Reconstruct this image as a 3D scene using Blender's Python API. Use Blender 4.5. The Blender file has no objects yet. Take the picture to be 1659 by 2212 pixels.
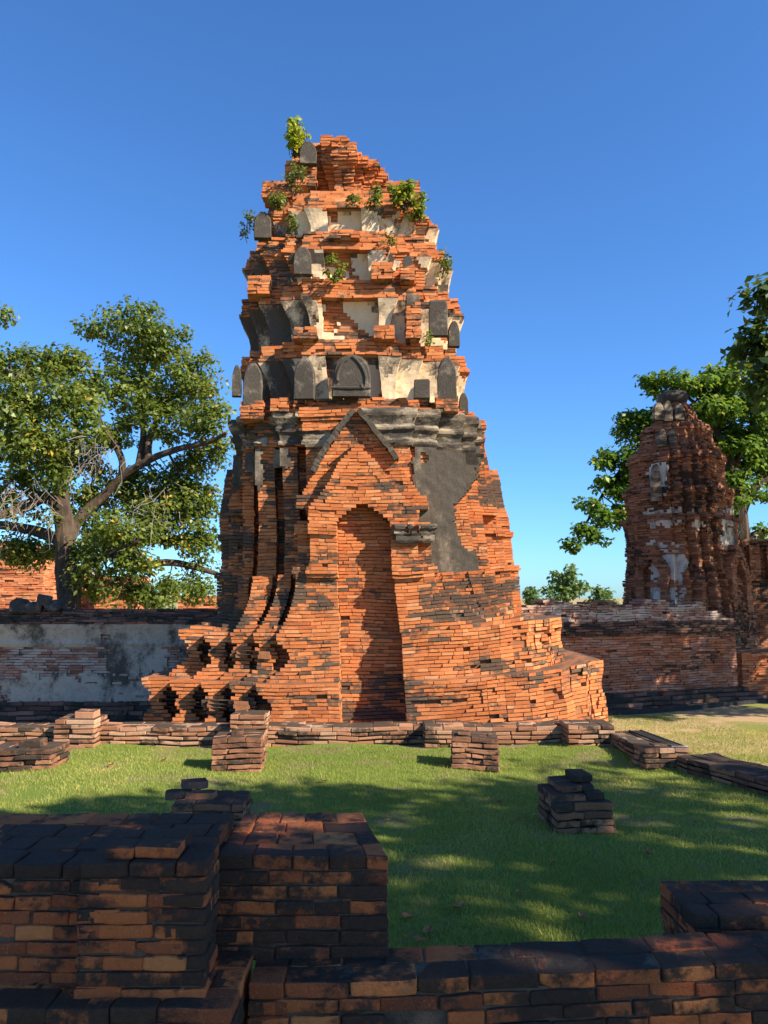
import bpy, math, random
import numpy as np
from mathutils import Vector

# ------------------------------------------------------------------ camera, sky, sun, exposure
SC = bpy.context.scene
COL = SC.collection
PITCH = math.radians(6.33)
FPX = 1659.0                       # focal length in the 1659 x 2212 measuring frame
EYE = 2.0
cam_d = bpy.data.cameras.new('camera')
cam = bpy.data.objects.new('camera', cam_d)
COL.objects.link(cam)
cam.location = (0, 0, EYE)
cam.rotation_euler = (math.radians(90) + PITCH, 0, 0)
cam_d.sensor_fit = 'VERTICAL'
cam_d.sensor_height = 36.0
cam_d.lens = 27.0
cam_d.clip_end = 3000
SC.camera = cam

SUN_AZ, SUN_EL = math.radians(60), math.radians(36)     # azimuth measured from the camera's back towards its right
SUN = Vector((math.sin(SUN_AZ)*math.cos(SUN_EL), -math.cos(SUN_AZ)*math.cos(SUN_EL), math.sin(SUN_EL)))
wd = bpy.data.worlds.new('World')
SC.world = wd
wd.use_nodes = True
wn = wd.node_tree
bg = wn.nodes['Background']
sky = wn.nodes.new('ShaderNodeTexSky')
sky.sky_type = 'NISHITA'
sky.sun_disc = False
sky.sun_elevation = SUN_EL
sky.sun_rotation = math.pi - SUN_AZ
sky.air_density = 1.0
sky.dust_density = 0.4
sky.ozone_density = 3.0
sky.altitude = 200
tint = wn.nodes.new('ShaderNodeMix')
tint.data_type = 'RGBA'
tint.blend_type = 'MULTIPLY'
tint.inputs[0].default_value = 1.0
tint.inputs[7].default_value = (0.55, 0.95, 1.38, 1)
wn.links.new(sky.outputs[0], tint.inputs[6])
wn.links.new(tint.outputs[2], bg.inputs[0])
bg.inputs[1].default_value = 0.071
sl = bpy.data.lights.new('sun', 'SUN')
sl.energy = 5.0
sl.angle = math.radians(0.53)
sl.color = (1.0, 0.86, 0.68)
so = bpy.data.objects.new('sun', sl)
COL.objects.link(so)
so.location = (20, -20, 30)
so.rotation_euler = SUN.to_track_quat('Z', 'Y').to_euler()
SC.view_settings.view_transform = 'Standard'
SC.view_settings.look = 'None'
SC.view_settings.exposure = 1.25
SC.view_settings.gamma = 1.0

# ------------------------------------------------------------------ helpers
R = random.Random(7)
NR = np.random.default_rng(11)

def P(px, py, Y):
    """world point at depth Y seen at a pixel of the measuring frame"""
    dx, dy = (px - 829.5)/FPX, (1106 - py)/FPX
    cp, sp = math.cos(PITCH), math.sin(PITCH)
    fy, fz = cp - dy*sp, sp + dy*cp
    t = Y/fy
    return (dx*t, Y, EYE + fz*t)

def proj(V):
    V = np.asarray(V, float)
    cp, sp = math.cos(PITCH), math.sin(PITCH)
    y, z = V[:, 1], V[:, 2] - EYE
    d = np.maximum(y*cp + z*sp, .01)
    return np.stack([829.5 + FPX*V[:, 0]/d, 1106 - FPX*(z*cp - y*sp)/d], 1)

def in_poly(pts, poly):
    x, y = pts[:, 0], pts[:, 1]
    r = np.zeros(len(pts), bool)
    n = len(poly)
    for i in range(n):
        x0, y0 = poly[i]; x1, y1 = poly[(i+1) % n]
        if y0 == y1: continue
        c = ((y0 > y) != (y1 > y)) & (x < (x1-x0)*(y-y0)/(y1-y0) + x0)
        r ^= c
    return r

_K = NR.normal(0, 1, (7, 3)); _K /= np.linalg.norm(_K, axis=1)[:, None]
_PH = NR.uniform(0, 6.28, (3, 7))
def wob(V, f=1.0, k=0):
    """cheap smooth noise, about -1..1"""
    V = np.asarray(V, float)*f
    out = np.zeros(len(V))
    for i in range(7):
        out += np.sin(V @ _K[i]*(1 + .45*i) + _PH[k % 3, i] + .9*math.pi*k)*(1/(1 + .35*i))
    return out/2.6

def hsh(x, y, z):
    v = math.sin(x*12.9898 + y*78.233 + z*37.719)*43758.5453
    return v - math.floor(v)

def tag(o, label=None, cat=None, group=None, kind=None):
    if label: o['label'] = label
    if cat: o['category'] = cat
    if group: o['group'] = group
    if kind: o['kind'] = kind
    return o

def empty(name, loc, label=None, cat=None, group=None):
    o = bpy.data.objects.new(name, None)
    COL.objects.link(o)
    o.location = loc
    o.empty_display_size = .2
    return tag(o, label, cat, group)

def root_loc(o):
    v = Vector((0, 0, 0))
    while o is not None:
        v += o.location
        o = o.parent
    return np.array(v)

class MB:
    def __init__(s):
        s.v = []; s.f = []; s.r = []; s.n = 0
    def add(s, V, F, rnd=.5, tf=None):
        V = np.asarray(V, float)
        if tf is not None: V = tf(V)
        s.v.append(V)
        n = s.n
        if isinstance(rnd, (int, float)):
            s.r.extend([rnd]*len(F))
        else:
            s.r.extend(rnd)
        s.f.extend([tuple(i + n for i in f) for f in F])
        s.n += len(V)
    def build(s, name, mat, parent=None, smooth=False, stain=None):
        me = bpy.data.meshes.new(name)
        V = np.concatenate(s.v) if s.v else np.zeros((0, 3))
        if parent is not None: V = V - root_loc(parent)
        me.from_pydata(V.tolist(), [], s.f)
        a = me.attributes.new('rnd', 'FLOAT', 'FACE')
        a.data.foreach_set('value', np.asarray(s.r, np.float32))
        if stain is not None:
            Vw = np.concatenate(s.v)
            C = np.array([Vw[list(f)].mean(0) for f in s.f])
            a2 = me.attributes.new('stain', 'FLOAT', 'FACE')
            a2.data.foreach_set('value', stain(C).astype(np.float32))
        if smooth: me.polygons.foreach_set('use_smooth', [True]*len(me.polygons))
        me.materials.append(mat)
        me.update()
        o = bpy.data.objects.new(name, me)
        COL.objects.link(o)
        if parent is not None: o.parent = parent
        return o

BOXF = [(0, 3, 2, 1), (4, 5, 6, 7), (0, 1, 5, 4), (1, 2, 6, 5), (2, 3, 7, 6), (3, 0, 4, 7)]
BOXC = np.array([(-1, -1, -1), (1, -1, -1), (1, 1, -1), (-1, 1, -1), (-1, -1, 1), (1, -1, 1), (1, 1, 1), (-1, 1, 1)], float)

_gridF = {}
def grid_box(half, r, n):
    """box surface as a grid with rounded edges"""
    ax = []
    for h, k in zip(half, n):
        rr = min(r, h*.8)
        ax.append(np.concatenate([[-h], np.linspace(-h + rr, h - rr, k), [h]]))
    sz = [len(a) for a in ax]
    key = tuple(sz)
    if key not in _gridF:
        idx = {}; pts = []
        def vid(i, j, k):
            q = (i, j, k)
            if q not in idx:
                idx[q] = len(pts); pts.append(q)
            return idx[q]
        F = []
        a, b, c = sz
        for k, flip in ((0, True), (c-1, False)):
            for i in range(a-1):
                for j in range(b-1):
                    f = [vid(i, j, k), vid(i+1, j, k), vid(i+1, j+1, k), vid(i, j+1, k)]
                    F.append(tuple(f[::-1] if flip else f))
        for j, flip in ((0, False), (b-1, True)):
            for i in range(a-1):
                for k in range(c-1):
                    f = [vid(i, j, k), vid(i+1, j, k), vid(i+1, j, k+1), vid(i, j, k+1)]
                    F.append(tuple(f[::-1] if flip else f))
        for i, flip in ((0, True), (a-1, False)):
            for j in range(b-1):
                for k in range(c-1):
                    f = [vid(i, j, k), vid(i, j+1, k), vid(i, j+1, k+1), vid(i, j, k+1)]
                    F.append(tuple(f[::-1] if flip else f))
        _gridF[key] = (np.array(pts), F)
    pts, F = _gridF[key]
    V = np.stack([ax[0][pts[:, 0]], ax[1][pts[:, 1]], ax[2][pts[:, 2]]], 1)
    half = np.asarray(half)
    rr = np.minimum(r, half*.8)
    inner = np.clip(V, -(half - rr), half - rr)
    d = V - inner
    L = np.linalg.norm(d/rr, axis=1)
    m = L > 1
    V[m] = inner[m] + d[m]/L[m][:, None]
    return V, F

def brick(mb, c, u, half, rnd, det=0, jit=.004, rot=0., tilt=0., tf=None):
    """one brick: c centre, u unit direction along the wall (2-D)"""
    if det == 0:
        V = BOXC*half
        V = V + NR.uniform(-jit, jit, (8, 3))
        F = BOXF
    else:
        n = (2, 2, 2) if det == 1 else (6, 3, 3)
        V, F = grid_box(half, .009 if det == 1 else .007, n)
        s = NR.uniform(0, 60, 3)
        a = jit*(1.2 if det == 1 else 1.0)
        nrm = V/np.maximum(np.linalg.norm(V/half, axis=1)[:, None], .2)/np.linalg.norm(half)
        V = V + np.stack([wob(V + s, 16, 0), wob(V + s, 19, 1), wob(V + s, 17, 2)], 1)*a
        if det == 2:
            V = V + np.stack([wob(V + s, 55, 1), wob(V + s, 60, 2), wob(V + s, 52, 0)], 1)*a*.45
            if R.random() < .35:                                 # a broken corner
                q = np.array([R.choice((-1, 1)), -1 if R.random() < .8 else 1, R.choice((-1, 1))], float)
                nn = q*np.array([R.uniform(.4, 1), R.uniform(.4, 1), R.uniform(.5, 1.2)]); nn /= np.linalg.norm(nn)
                dd = (q*half) @ nn - R.uniform(.005, .018)
                ex = V @ nn - dd
                m = ex > 0
                V[m] -= ex[m][:, None]*nn
    if rot or tilt:
        cr, sr = math.cos(rot), math.sin(rot)
        V = np.stack([V[:, 0]*cr - V[:, 1]*sr, V[:, 0]*sr + V[:, 1]*cr, V[:, 2] + V[:, 0]*tilt], 1)
    W = np.empty_like(V)
    W[:, 0] = c[0] + V[:, 0]*u[0] - V[:, 1]*u[1]
    W[:, 1] = c[1] + V[:, 0]*u[1] + V[:, 1]*u[0]
    W[:, 2] = c[2] + V[:, 2]
    mb.add(W, F, rnd, tf)

def offset(poly, d):
    """offset a CCW polygon outwards by d"""
    n = len(poly); out = []
    for i in range(n):
        p0, p1, p2 = poly[i-1], poly[i], poly[(i+1) % n]
        a = (p1[0]-p0[0], p1[1]-p0[1]); b = (p2[0]-p1[0], p2[1]-p1[1])
        la, lb = math.hypot(*a) or 1e-9, math.hypot(*b) or 1e-9
        na = (a[1]/la, -a[0]/la); nb = (b[1]/lb, -b[0]/lb)
        k = 1 + na[0]*nb[0] + na[1]*nb[1]
        k = max(k, .3)
        out.append((p1[0] + d*(na[0]+nb[0])/k, p1[1] + d*(na[1]+nb[1])/k))
    return out

def prism(mb, poly, z0, z1, rnd=-1., tf=None):
    n = len(poly)
    V = [(x, y, z0) for x, y in poly] + [(x, y, z1) for x, y in poly]
    F = [tuple(range(n))[::-1], tuple(range(n, 2*n))] + [(i, (i+1) % n, n + (i+1) % n, n + i) for i in range(n)]
    mb.add(V, F, rnd, tf)

def course(mb, poly, z, h, tf=None, D=.15, L=(.15, .27), jit=.010, miss=.02, det=0, vis=None, keep=None, gap=.007,
           inset=.070, core=True, vj=.004, ero=None, rough=1., tl=.0):
    """one course of bricks laid round a CCW plan polygon, with its mortar core"""
    n = len(poly)
    if core: prism(mb, offset(poly, -inset), z, z + h, -1., tf)
    for i in range(n):
        p0, p1 = poly[i], poly[(i+1) % n]
        ex, ey = p1[0]-p0[0], p1[1]-p0[1]
        le = math.hypot(ex, ey)
        if le < .03: continue
        u = (ex/le, ey/le); nn = (u[1], -u[0])
        if vis and not vis(((p0[0]+p1[0])/2, (p0[1]+p1[1])/2), nn): continue
        s = 0.
        first = True
        while s < le - .01:
            l = R.uniform(*L)*(R.uniform(.4, 1) if first else 1)
            first = False
            if le - s - l < L[0]*.45: l = le - s
            cx, cy = p0[0] + u[0]*(s + l/2), p0[1] + u[1]*(s + l/2)
            s += l
            if keep and not keep(cx, cy, z): continue
            e = ero(cx, cy, z) if ero else 0.
            if R.random() < miss*(1 + 4*e): continue
            j = R.gauss(0, jit) - e*.038*max(0., math.sin(cx*3.1 + z*2.3 + cy) + .6*math.sin(z*7.1 - cx*5.3))
            if R.random() < .03 + .05*e: j -= R.uniform(0, .035)
            Dd = min(D, .9*le + .02) if le < D else D
            half = np.array([max(l/2 - gap*.35, .01), Dd/2, h/2 - gap*.62*R.uniform(.7, 1.5)])
            c = (cx + nn[0]*(j - Dd/2), cy + nn[1]*(j - Dd/2), z + h/2 + R.gauss(0, .0016)*rough)
            brick(mb, c, u, half, R.random(), det, vj, R.gauss(0, .008)*rough, R.gauss(0, .006)*rough + tl, tf)

def top_rows(mb, x0, x1, y0, y1, z, h, det, L=(.19, .33), w=.16, tf=None, jit=.004, gap=.008, vj=.004, keep=None):
    """bricks lying across the top of a rectangular block"""
    rows = max(1, round((y1-y0)/w)); dy = (y1-y0)/rows
    for k in range(rows):
        s = x0; first = True
        while s < x1 - .01:
            l = R.uniform(*L)*(R.uniform(.45, 1) if first else 1); first = False
            if x1 - s - l < L[0]*.5: l = x1 - s
            cx, cy = s + l/2, y0 + dy*(k + .5)
            s += l
            if keep and not keep(cx, cy): continue
            brick(mb, (cx, cy + R.gauss(0, jit), z + h/2 + R.gauss(0, jit)), (1, 0), np.array([l/2 - gap/2, dy/2 - gap/2, h/2]),
                  R.random(), det, vj, R.gauss(0, .015), R.gauss(0, .012), tf)

def rect(x0, x1, y0, y1):
    return [(x0, y0), (x1, y0), (x1, y1), (x0, y1)]

def wall(mb, x0, x1, y0, y1, z0, z1, h, det=0, tf=None, top=True, vis=None, keep=None, **k):
    n = max(1, round((z1-z0)/h)); h = (z1-z0)/n
    for i in range(n):
        z = z0 + i*h
        last = i == n-1 and top
        if last:
            prism(mb, offset(rect(x0, x1, y0, y1), -.02), z, z + h*.8, -1., tf)
            top_rows(mb, x0, x1, y0, y1, z, h, det, k.get('L', (.19, .33)), k.get('D', .15), tf, jit=k.get('jit', .006)*.5, vj=k.get('vj', .004), gap=k.get('gap', .008), keep=(lambda x, y, z=z: keep(x, y, z)) if keep else None)
        else:
            course(mb, rect(x0, x1, y0, y1), z, h, tf, det=det, vis=vis, keep=keep, **k)

def shell(mb, rings, spacing=.07, thick=.03, amp=.012, mask=None, tf=None, rnd=.5, vis=None, freq=3., main_only=False):
    """plaster skin lofted over plan rings [(poly, z)], faces dropped where the mask says so"""
    n = len(rings[0][0])
    base = rings[len(rings)//2][0]
    cnt = []
    for i in range(n):
        p, q = base[i], base[(i+1) % n]
        cnt.append(max(1, round(math.hypot(q[0]-p[0], q[1]-p[1])/spacing)))
    zs = [r[1] for r in rings]
    nz = max(2, round((zs[-1]-zs[0])/spacing)) + 1
    zz = sorted(set(list(np.linspace(zs[0], zs[-1], nz))))
    rows = []; nrm = []
    for z in zz:
        k = min(max(np.searchsorted(zs, z) - 1, 0), len(zs)-2)
        t = (z - zs[k])/(zs[k+1]-zs[k])
        row = []; nr = []
        for i in range(n):
            a = [(1-t)*rings[k][0][i][j] + t*rings[k+1][0][i][j] for j in (0, 1)]
            m = (i+1) % n
            b = [(1-t)*rings[k][0][m][j] + t*rings[k+1][0][m][j] for j in (0, 1)]
            le = math.hypot(b[0]-a[0], b[1]-a[1]) or 1e-9
            q = ((b[1]-a[1])/le, -(b[0]-a[0])/le)
            for s in range(cnt[i]):
                f = s/cnt[i]
                row.append((a[0] + (b[0]-a[0])*f, a[1] + (b[1]-a[1])*f, z)); nr.append((q[0], q[1], 0))
        rows.append(row); nrm.append(nr)
    M = len(rows[0]); K = len(rows)
    V = np.array(rows).reshape(-1, 3); N = np.array(nrm).reshape(-1, 3)
    N2 = N.reshape(K, M, 3); N2 = N2 + np.roll(N2, 1, axis=1)
    N = N2.reshape(-1, 3); N /= np.maximum(np.linalg.norm(N, axis=1)[:, None], 1e-6)
    jz = np.stack([wob(V, 23, 0), wob(V, 21, 1), wob(V, 25, 2)], 1)*spacing*.22
    jz[:M, 2] = 0; jz[-M:, 2] = 0
    Vo = V + N*(wob(V, freq, 1)*amp + wob(V, freq*4, 2)*amp*.4)[:, None] + jz*np.array([.5, .5, 1])
    Vi = V - N*thick
    Q = []
    for k in range(K-1):
        for m in range(M):
            Q.append((k*M + m, k*M + (m+1) % M, (k+1)*M + (m+1) % M, (k+1)*M + m))
    Q = np.array(Q)
    C = V[Q].mean(1)
    Nf = N[Q].mean(1)
    ok = np.ones(len(Q), bool)
    if vis is not None: ok &= vis(C, Nf)
    if mask is not None:
        ok &= mask(tf(C) if tf is not None else C, C)
    if main_only:
        grid = ok.reshape(K-1, M); lab = np.full(grid.shape, -1); best = (0, -1); nl = 0
        for sk in range(K-1):
            for sm in range(M):
                if not grid[sk, sm] or lab[sk, sm] >= 0: continue
                st = [(sk, sm)]; lab[sk, sm] = nl; cntp = 0
                while st:
                    a, b2 = st.pop(); cntp += 1
                    for a2, b3 in ((a+1, b2), (a-1, b2), (a, (b2+1) % M), (a, (b2-1) % M)):
                        if 0 <= a2 < K-1 and grid[a2, b3] and lab[a2, b3] < 0:
                            lab[a2, b3] = nl; st.append((a2, b3))
                if cntp > best[0]: best = (cntp, nl)
                nl += 1
        ok = (lab == best[1]).ravel()
    Q = Q[ok]
    if not len(Q): return
    used = np.unique(Q); mp = -np.ones(len(V), int); mp[used] = np.arange(len(used))
    Vo, Vi = Vo[used], Vi[used]; Q = mp[Q]; nv = len(used)
    ed = {}
    for q in Q.tolist():
        for a, b in zip(q, q[1:] + q[:1]):
            if (b, a) in ed: del ed[(b, a)]
            else: ed[(a, b)] = 1
    F = [tuple(q) for q in Q.tolist()] + [tuple(i + nv for i in q[::-1]) for q in Q.tolist()] + [(b, a, a + nv, b + nv) for a, b in ed]
    mb.add(np.concatenate([Vo, Vi]), F, rnd, tf)

def tube(mb, pts, r0, r1, n=7, rnd=.5, bump=.0):
    pts = [Vector(p) for p in pts]
    V = []; F = []
    m = len(pts)
    prev = None
    for i, p in enumerate(pts):
        d = (pts[min(i+1, m-1)] - pts[max(i-1, 0)]).normalized()
        a = d.orthogonal().normalized() if prev is None else (prev - d*prev.dot(d)).normalized()
        prev = a
        b = d.cross(a)
        r = r0 + (r1-r0)*i/(m-1)
        for k in range(n):
            t = 2*math.pi*k/n
            rr = r*(1 + bump*math.sin(3*t + i*.7) + bump*R.uniform(-.6, .6))
            V.append(tuple(p + a*(rr*math.cos(t)) + b*(rr*math.sin(t))))
    for i in range(m-1):
        for k in range(n):
            F.append((i*n + k, i*n + (k+1) % n, (i+1)*n + (k+1) % n, (i+1)*n + k))
    F.append(tuple(range(n))[::-1]); F.append(tuple(range((m-1)*n, m*n)))
    mb.add(V, F, rnd)

def spline(pts, k=5):
    """Catmull-Rom through the points"""
    pts = [np.array(p, float) for p in pts]
    q = [2*pts[0]-pts[1]] + pts + [2*pts[-1]-pts[-2]]
    out = []
    for i in range(1, len(q)-2):
        for s in range(k):
            t = s/k
            a, b, c, d = q[i-1], q[i], q[i+1], q[i+2]
            out.append(.5*((2*b) + (c-a)*t + (2*a-5*b+4*c-d)*t*t + (3*b-a-3*c+d)*t**3))
    out.append(pts[-1])
    return out

# ------------------------------------------------------------------ materials
def new_mat(name):
    m = bpy.data.materials.new(name)
    m.use_nodes = True
    nt = m.node_tree
    return m, nt, nt.nodes['Principled BSDF']

class NT:
    def __init__(s, nt): s.nt = nt; s.L = nt.links
    def n(s, t, **k):
        o = s.nt.nodes.new(t)
        for a, b in k.items(): setattr(o, a, b)
        return o
    def pos(s, scale=(1, 1, 1)):
        g = s.n('ShaderNodeNewGeometry')
        m = s.n('ShaderNodeMapping')
        m.inputs['Scale'].default_value = scale
        s.L.new(g.outputs['Position'], m.inputs['Vector'])
        return m.outputs[0]
    def noise(s, vec, scale, detail=4, rough=.55):
        o = s.n('ShaderNodeTexNoise')
        o.inputs['Scale'].default_value = scale
        o.inputs['Detail'].default_value = detail
        o.inputs['Roughness'].default_value = rough
        s.L.new(vec, o.inputs['Vector'])
        return o.outputs['Fac']
    def math(s, op, a, b=None, c=None, clamp=False):
        o = s.n('ShaderNodeMath', operation=op)
        o.use_clamp = clamp
        for i, v in enumerate((a, b, c)):
            if v is None: continue
            if isinstance(v, (int, float)): o.inputs[i].default_value = v
            else: s.L.new(v, o.inputs[i])
        return o.outputs[0]
    def ramp(s, fac, stops, interp='LINEAR'):
        o = s.n('ShaderNodeValToRGB')
        o.color_ramp.interpolation = interp
        el = o.color_ramp.elements
        while len(el) < len(stops): el.new(.5)
        for e, (p, c) in zip(el, stops):
            e.position = p
            e.color = (*c, 1) if len(c) == 3 else c
        s.L.new(fac, o.inputs[0])
        return o.outputs[0]
    def mix(s, fac, a, b, mode='MIX'):
        o = s.n('ShaderNodeMix', data_type='RGBA', blend_type=mode)
        for sock, v in ((o.inputs[0], fac), (o.inputs[6], a), (o.inputs[7], b)):
            if isinstance(v, (int, float)): sock.default_value = v
            elif isinstance(v, tuple): sock.default_value = (*v, 1) if len(v) == 3 else v
            else: s.L.new(v, sock)
        return o.outputs[2]
    def step(s, v, lo, hi):
        o = s.n('ShaderNodeMapRange')
        o.interpolation_type = 'SMOOTHSTEP'
        s.L.new(v, o.inputs[0])
        o.inputs[1].default_value = lo; o.inputs[2].default_value = hi
        return o.outputs[0]
    def attr(s, name='rnd'):
        return s.n('ShaderNodeAttribute', attribute_name=name).outputs['Fac']
    def bump(s, h, strength, dist, bsdf):
        o = s.n('ShaderNodeBump')
        o.inputs['Strength'].default_value = strength
        o.inputs['Distance'].default_value = dist
        s.L.new(h, o.inputs['Height'])
        s.L.new(o.outputs[0], bsdf.inputs['Normal'])

BRICK_COLS = [(0, (.37, .110, .037)), (.2, (.46, .142, .046)), (.5, (.52, .168, .055)), (.85, (.56, .195, .067)), (.97, (.60, .25, .10)), (1, (.54, .29, .15))]
def brick_mat(name, cols=BRICK_COLS, lich=.5, lscale=.9, mortar=(.34, .15, .07), top=.35, fine=1., bump=.6, dist=.008, pale=.0, black=(.018, .016, .014), streak=2.2):
    m, nt, b = new_mat(name)
    q = NT(nt)
    p = q.pos(); ps = q.pos((1, 1, streak))
    rnd = q.attr()
    rc = q.math('MAXIMUM', rnd, 0.)
    c = q.ramp(rc, cols)
    r2 = q.math('FRACT', q.math('MULTIPLY', rc, 57.31))
    n1 = q.noise(p, 22*fine, 6, .65)
    c = q.mix(q.math('MULTIPLY', q.step(n1, .35, .75), .55), c, q.mix(.5, c, (.20, .07, .035)))
    n3 = q.noise(p, 60*fine, 3, .6)
    c = q.mix(q.math('MULTIPLY', q.step(n3, .55, .72), .30), c, (.55, .30, .17))
    nb = q.noise(p, 1.7, 5, .6)
    c = q.mix(q.math('MULTIPLY', q.step(nb, .50, .70), .55), c, q.mix(.45, c, (.24, .12, .065)))
    c = q.mix(q.math('MULTIPLY', q.step(nb, .46, .28), .40), c, q.mix(.5, c, (.64, .36, .22)))
    ism = q.math('LESS_THAN', rnd, -.5)
    mc = q.mix(q.noise(p, 9, 5), (mortar[0]*.45, mortar[1]*.42, mortar[2]*.42), (mortar[0]*1.15, mortar[1]*1.15, mortar[2]*1.15))
    c = q.mix(ism, c, mc)
    if pale:
        np_ = q.noise(ps, 1.3, 7, .7)
        f = q.math('ADD', np_, q.math('MULTIPLY', r2, .14))
        c = q.mix(q.math('MULTIPLY', q.step(f, .53, .66), pale), c, (.46, .40, .34))
    # lichen, sooting and painted shade: patches over many bricks, some bricks wholly black, and the tops where rain stands
    big = q.noise(ps, lscale, 7, .62)
    g = q.n('ShaderNodeNewGeometry')
    sx = q.n('ShaderNodeSeparateXYZ'); nt.links.new(g.outputs['True Normal'], sx.inputs[0])
    up = q.step(sx.outputs[2], .55, .95)
    f = q.math('ADD', big, q.math('MULTIPLY', q.math('SUBTRACT', r2, .5), .22))
    f = q.math('ADD', f, q.math('MULTIPLY', q.math('SUBTRACT', q.noise(p, 14*fine, 5, .7), .5), .35))
    f = q.math('ADD', f, q.math('MULTIPLY', up, top))
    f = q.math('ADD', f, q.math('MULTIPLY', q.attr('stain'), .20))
    thr = .78 - .32*lich
    k = q.step(f, thr - .05, thr + .08)
    blk = q.mix(q.noise(p, 35*fine, 4), black, (black[0]*3.2, black[1]*3.0, black[2]*2.6))
    c = q.mix(q.math('MULTIPLY', k, .93), c, blk)
    nt.links.new(c, b.inputs['Base Color'])
    b.inputs['Roughness'].default_value = .92
    b.inputs['Specular IOR Level'].default_value = .15
    hgt = q.math('ADD', q.math('MULTIPLY', n1, .7), q.math('MULTIPLY', q.noise(p, 90*fine, 3, .7), .4))
    q.bump(hgt, bump, dist, b)
    return m

def plaster_mat(name, light, dark, amount=.5, scale=1.6, streak=.45, brickf=.0, bump=.5, z_lo=None):
    m, nt, b = new_mat(name)
    q = NT(nt)
    p = q.pos(); ps = q.pos((1, 1, streak))
    n1 = q.noise(ps, scale, 8, .66)
    n2 = q.noise(p, 28, 6, .7)
    lt = q.mix(q.noise(p, 5, 6), (light[0]*.72, light[1]*.68, light[2]*.62), light)
    f = q.math('ADD', n1, q.math('MULTIPLY', q.math('SUBTRACT', n2, .5), .25))
    f = q.math('ADD', f, q.math('MULTIPLY', q.attr('stain'), .22))
    th = .72 - .44*amount
    k = q.step(f, th - .07, th + .10)
    dk = q.mix(n2, (dark[0]*.55, dark[1]*.55, dark[2]*.55), (dark[0]*1.7, dark[1]*1.65, dark[2]*1.55))
    c = q.mix(k, lt, dk)
    if brickf:
        nb = q.noise(p, 3.2, 6, .7)
        c = q.mix(q.math('MULTIPLY', q.step(nb, .60, .66), brickf), c, (.36, .12, .05))
    sp = q.noise(p, 95, 2, .5)
    c = q.mix(q.math('MULTIPLY', q.step(sp, .70, .76), .5), c, (.42, .38, .33))
    nt.links.new(c, b.inputs['Base Color'])
    b.inputs['Roughness'].default_value = .95
    b.inputs['Specular IOR Level'].default_value = .1
    q.bump(q.math('ADD', n2, q.math('MULTIPLY', q.noise(p, 110, 3, .7), .5)), bump, .012, b)
    return m

def leaf_mat(name, c0, c1, c2, trans=.35, rough=.42, spec=.35):
    m, nt, b = new_mat(name)
    q = NT(nt)
    rnd = q.attr()
    c = q.ramp(rnd, [(0, c0), (.55, c1), (.93, c2), (1, (min(1, c2[0]*2.0), c2[1]*1.25, c2[2]))])
    nt.links.new(c, b.inputs['Base Color'])
    b.inputs['Roughness'].default_value = rough
    b.inputs['Specular IOR Level'].default_value = spec
    t = q.n('ShaderNodeBsdfTranslucent')
    ct = q.mix(.5, c, (.30, .38, .04), 'MIX')
    nt.links.new(ct, t.inputs['Color'])
    mx = q.n('ShaderNodeMixShader')
    mx.inputs[0].default_value = trans
    nt.links.new(b.outputs[0], mx.inputs[1]); nt.links.new(t.outputs[0], mx.inputs[2])
    nt.links.new(mx.outputs[0], nt.nodes['Material Output'].inputs['Surface'])
    return m

def plain_mat(name, c0, c1, scale=8, rough=.9, bump=.4, dist=.02, stretch=(1, 1, 1)):
    m, nt, b = new_mat(name)
    q = NT(nt)
    p = q.pos(stretch)
    n = q.noise(p, scale, 8, .65)
    nt.links.new(q.ramp(n, [(.3, c0), (.7, c1)]), b.inputs['Base Color'])
    b.inputs['Roughness'].default_value = rough
    b.inputs['Specular IOR Level'].default_value = .2
    q.bump(q.noise(p, scale*3, 6, .7), bump, dist, b)
    return m

M = {}
M['brick'] = brick_mat('old_brick', lich=.66, lscale=.80, top=.26, streak=4., black=(.036, .031, .026))
M['brick_top'] = brick_mat('upper_brick', lich=.72, lscale=1.5, top=.24, black=(.034, .030, .025), mortar=(.46, .27, .15))
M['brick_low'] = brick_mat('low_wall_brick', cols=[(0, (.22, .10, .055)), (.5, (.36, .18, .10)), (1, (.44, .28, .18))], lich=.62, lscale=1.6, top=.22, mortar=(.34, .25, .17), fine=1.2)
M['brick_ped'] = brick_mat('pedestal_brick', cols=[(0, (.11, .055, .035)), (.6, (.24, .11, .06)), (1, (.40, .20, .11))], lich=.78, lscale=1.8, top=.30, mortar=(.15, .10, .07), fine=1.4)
M['brick_near'] = brick_mat('near_brick', cols=[(0, (.20, .055, .025)), (.3, (.38, .10, .036)), (.8, (.56, .155, .045)), (1, (.60, .21, .07))], lich=.68, lscale=2.6, top=.12, mortar=(.15, .115, .085), fine=1.8, bump=1.0, dist=.014, streak=1.6)
M['brick_wall'] = brick_mat('enclosure_brick', cols=[(0, (.24, .085, .045)), (.5, (.40, .14, .07)), (1, (.50, .22, .12))], lich=.42, lscale=.55, top=.3, pale=.22, mortar=(.22, .12, .08))
M['brick_pale'] = brick_mat('whitewashed_brick', cols=[(0, (.20, .095, .065)), (.5, (.32, .165, .12)), (1, (.40, .29, .23))], lich=.42, lscale=.6, top=.45, pale=.75, mortar=(.24, .19, .16))
M['brick_black'] = brick_mat('sooted_brick', cols=[(0, (.08, .05, .04)), (.6, (.16, .09, .07)), (1, (.30, .16, .11))], lich=.78, lscale=.8, top=.35, mortar=(.08, .07, .06))
M['brick_far'] = brick_mat('distant_brick', cols=[(0, (.34, .11, .05)), (.5, (.50, .17, .07)), (1, (.60, .27, .13))], lich=.25, lscale=.5, top=.15)
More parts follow.
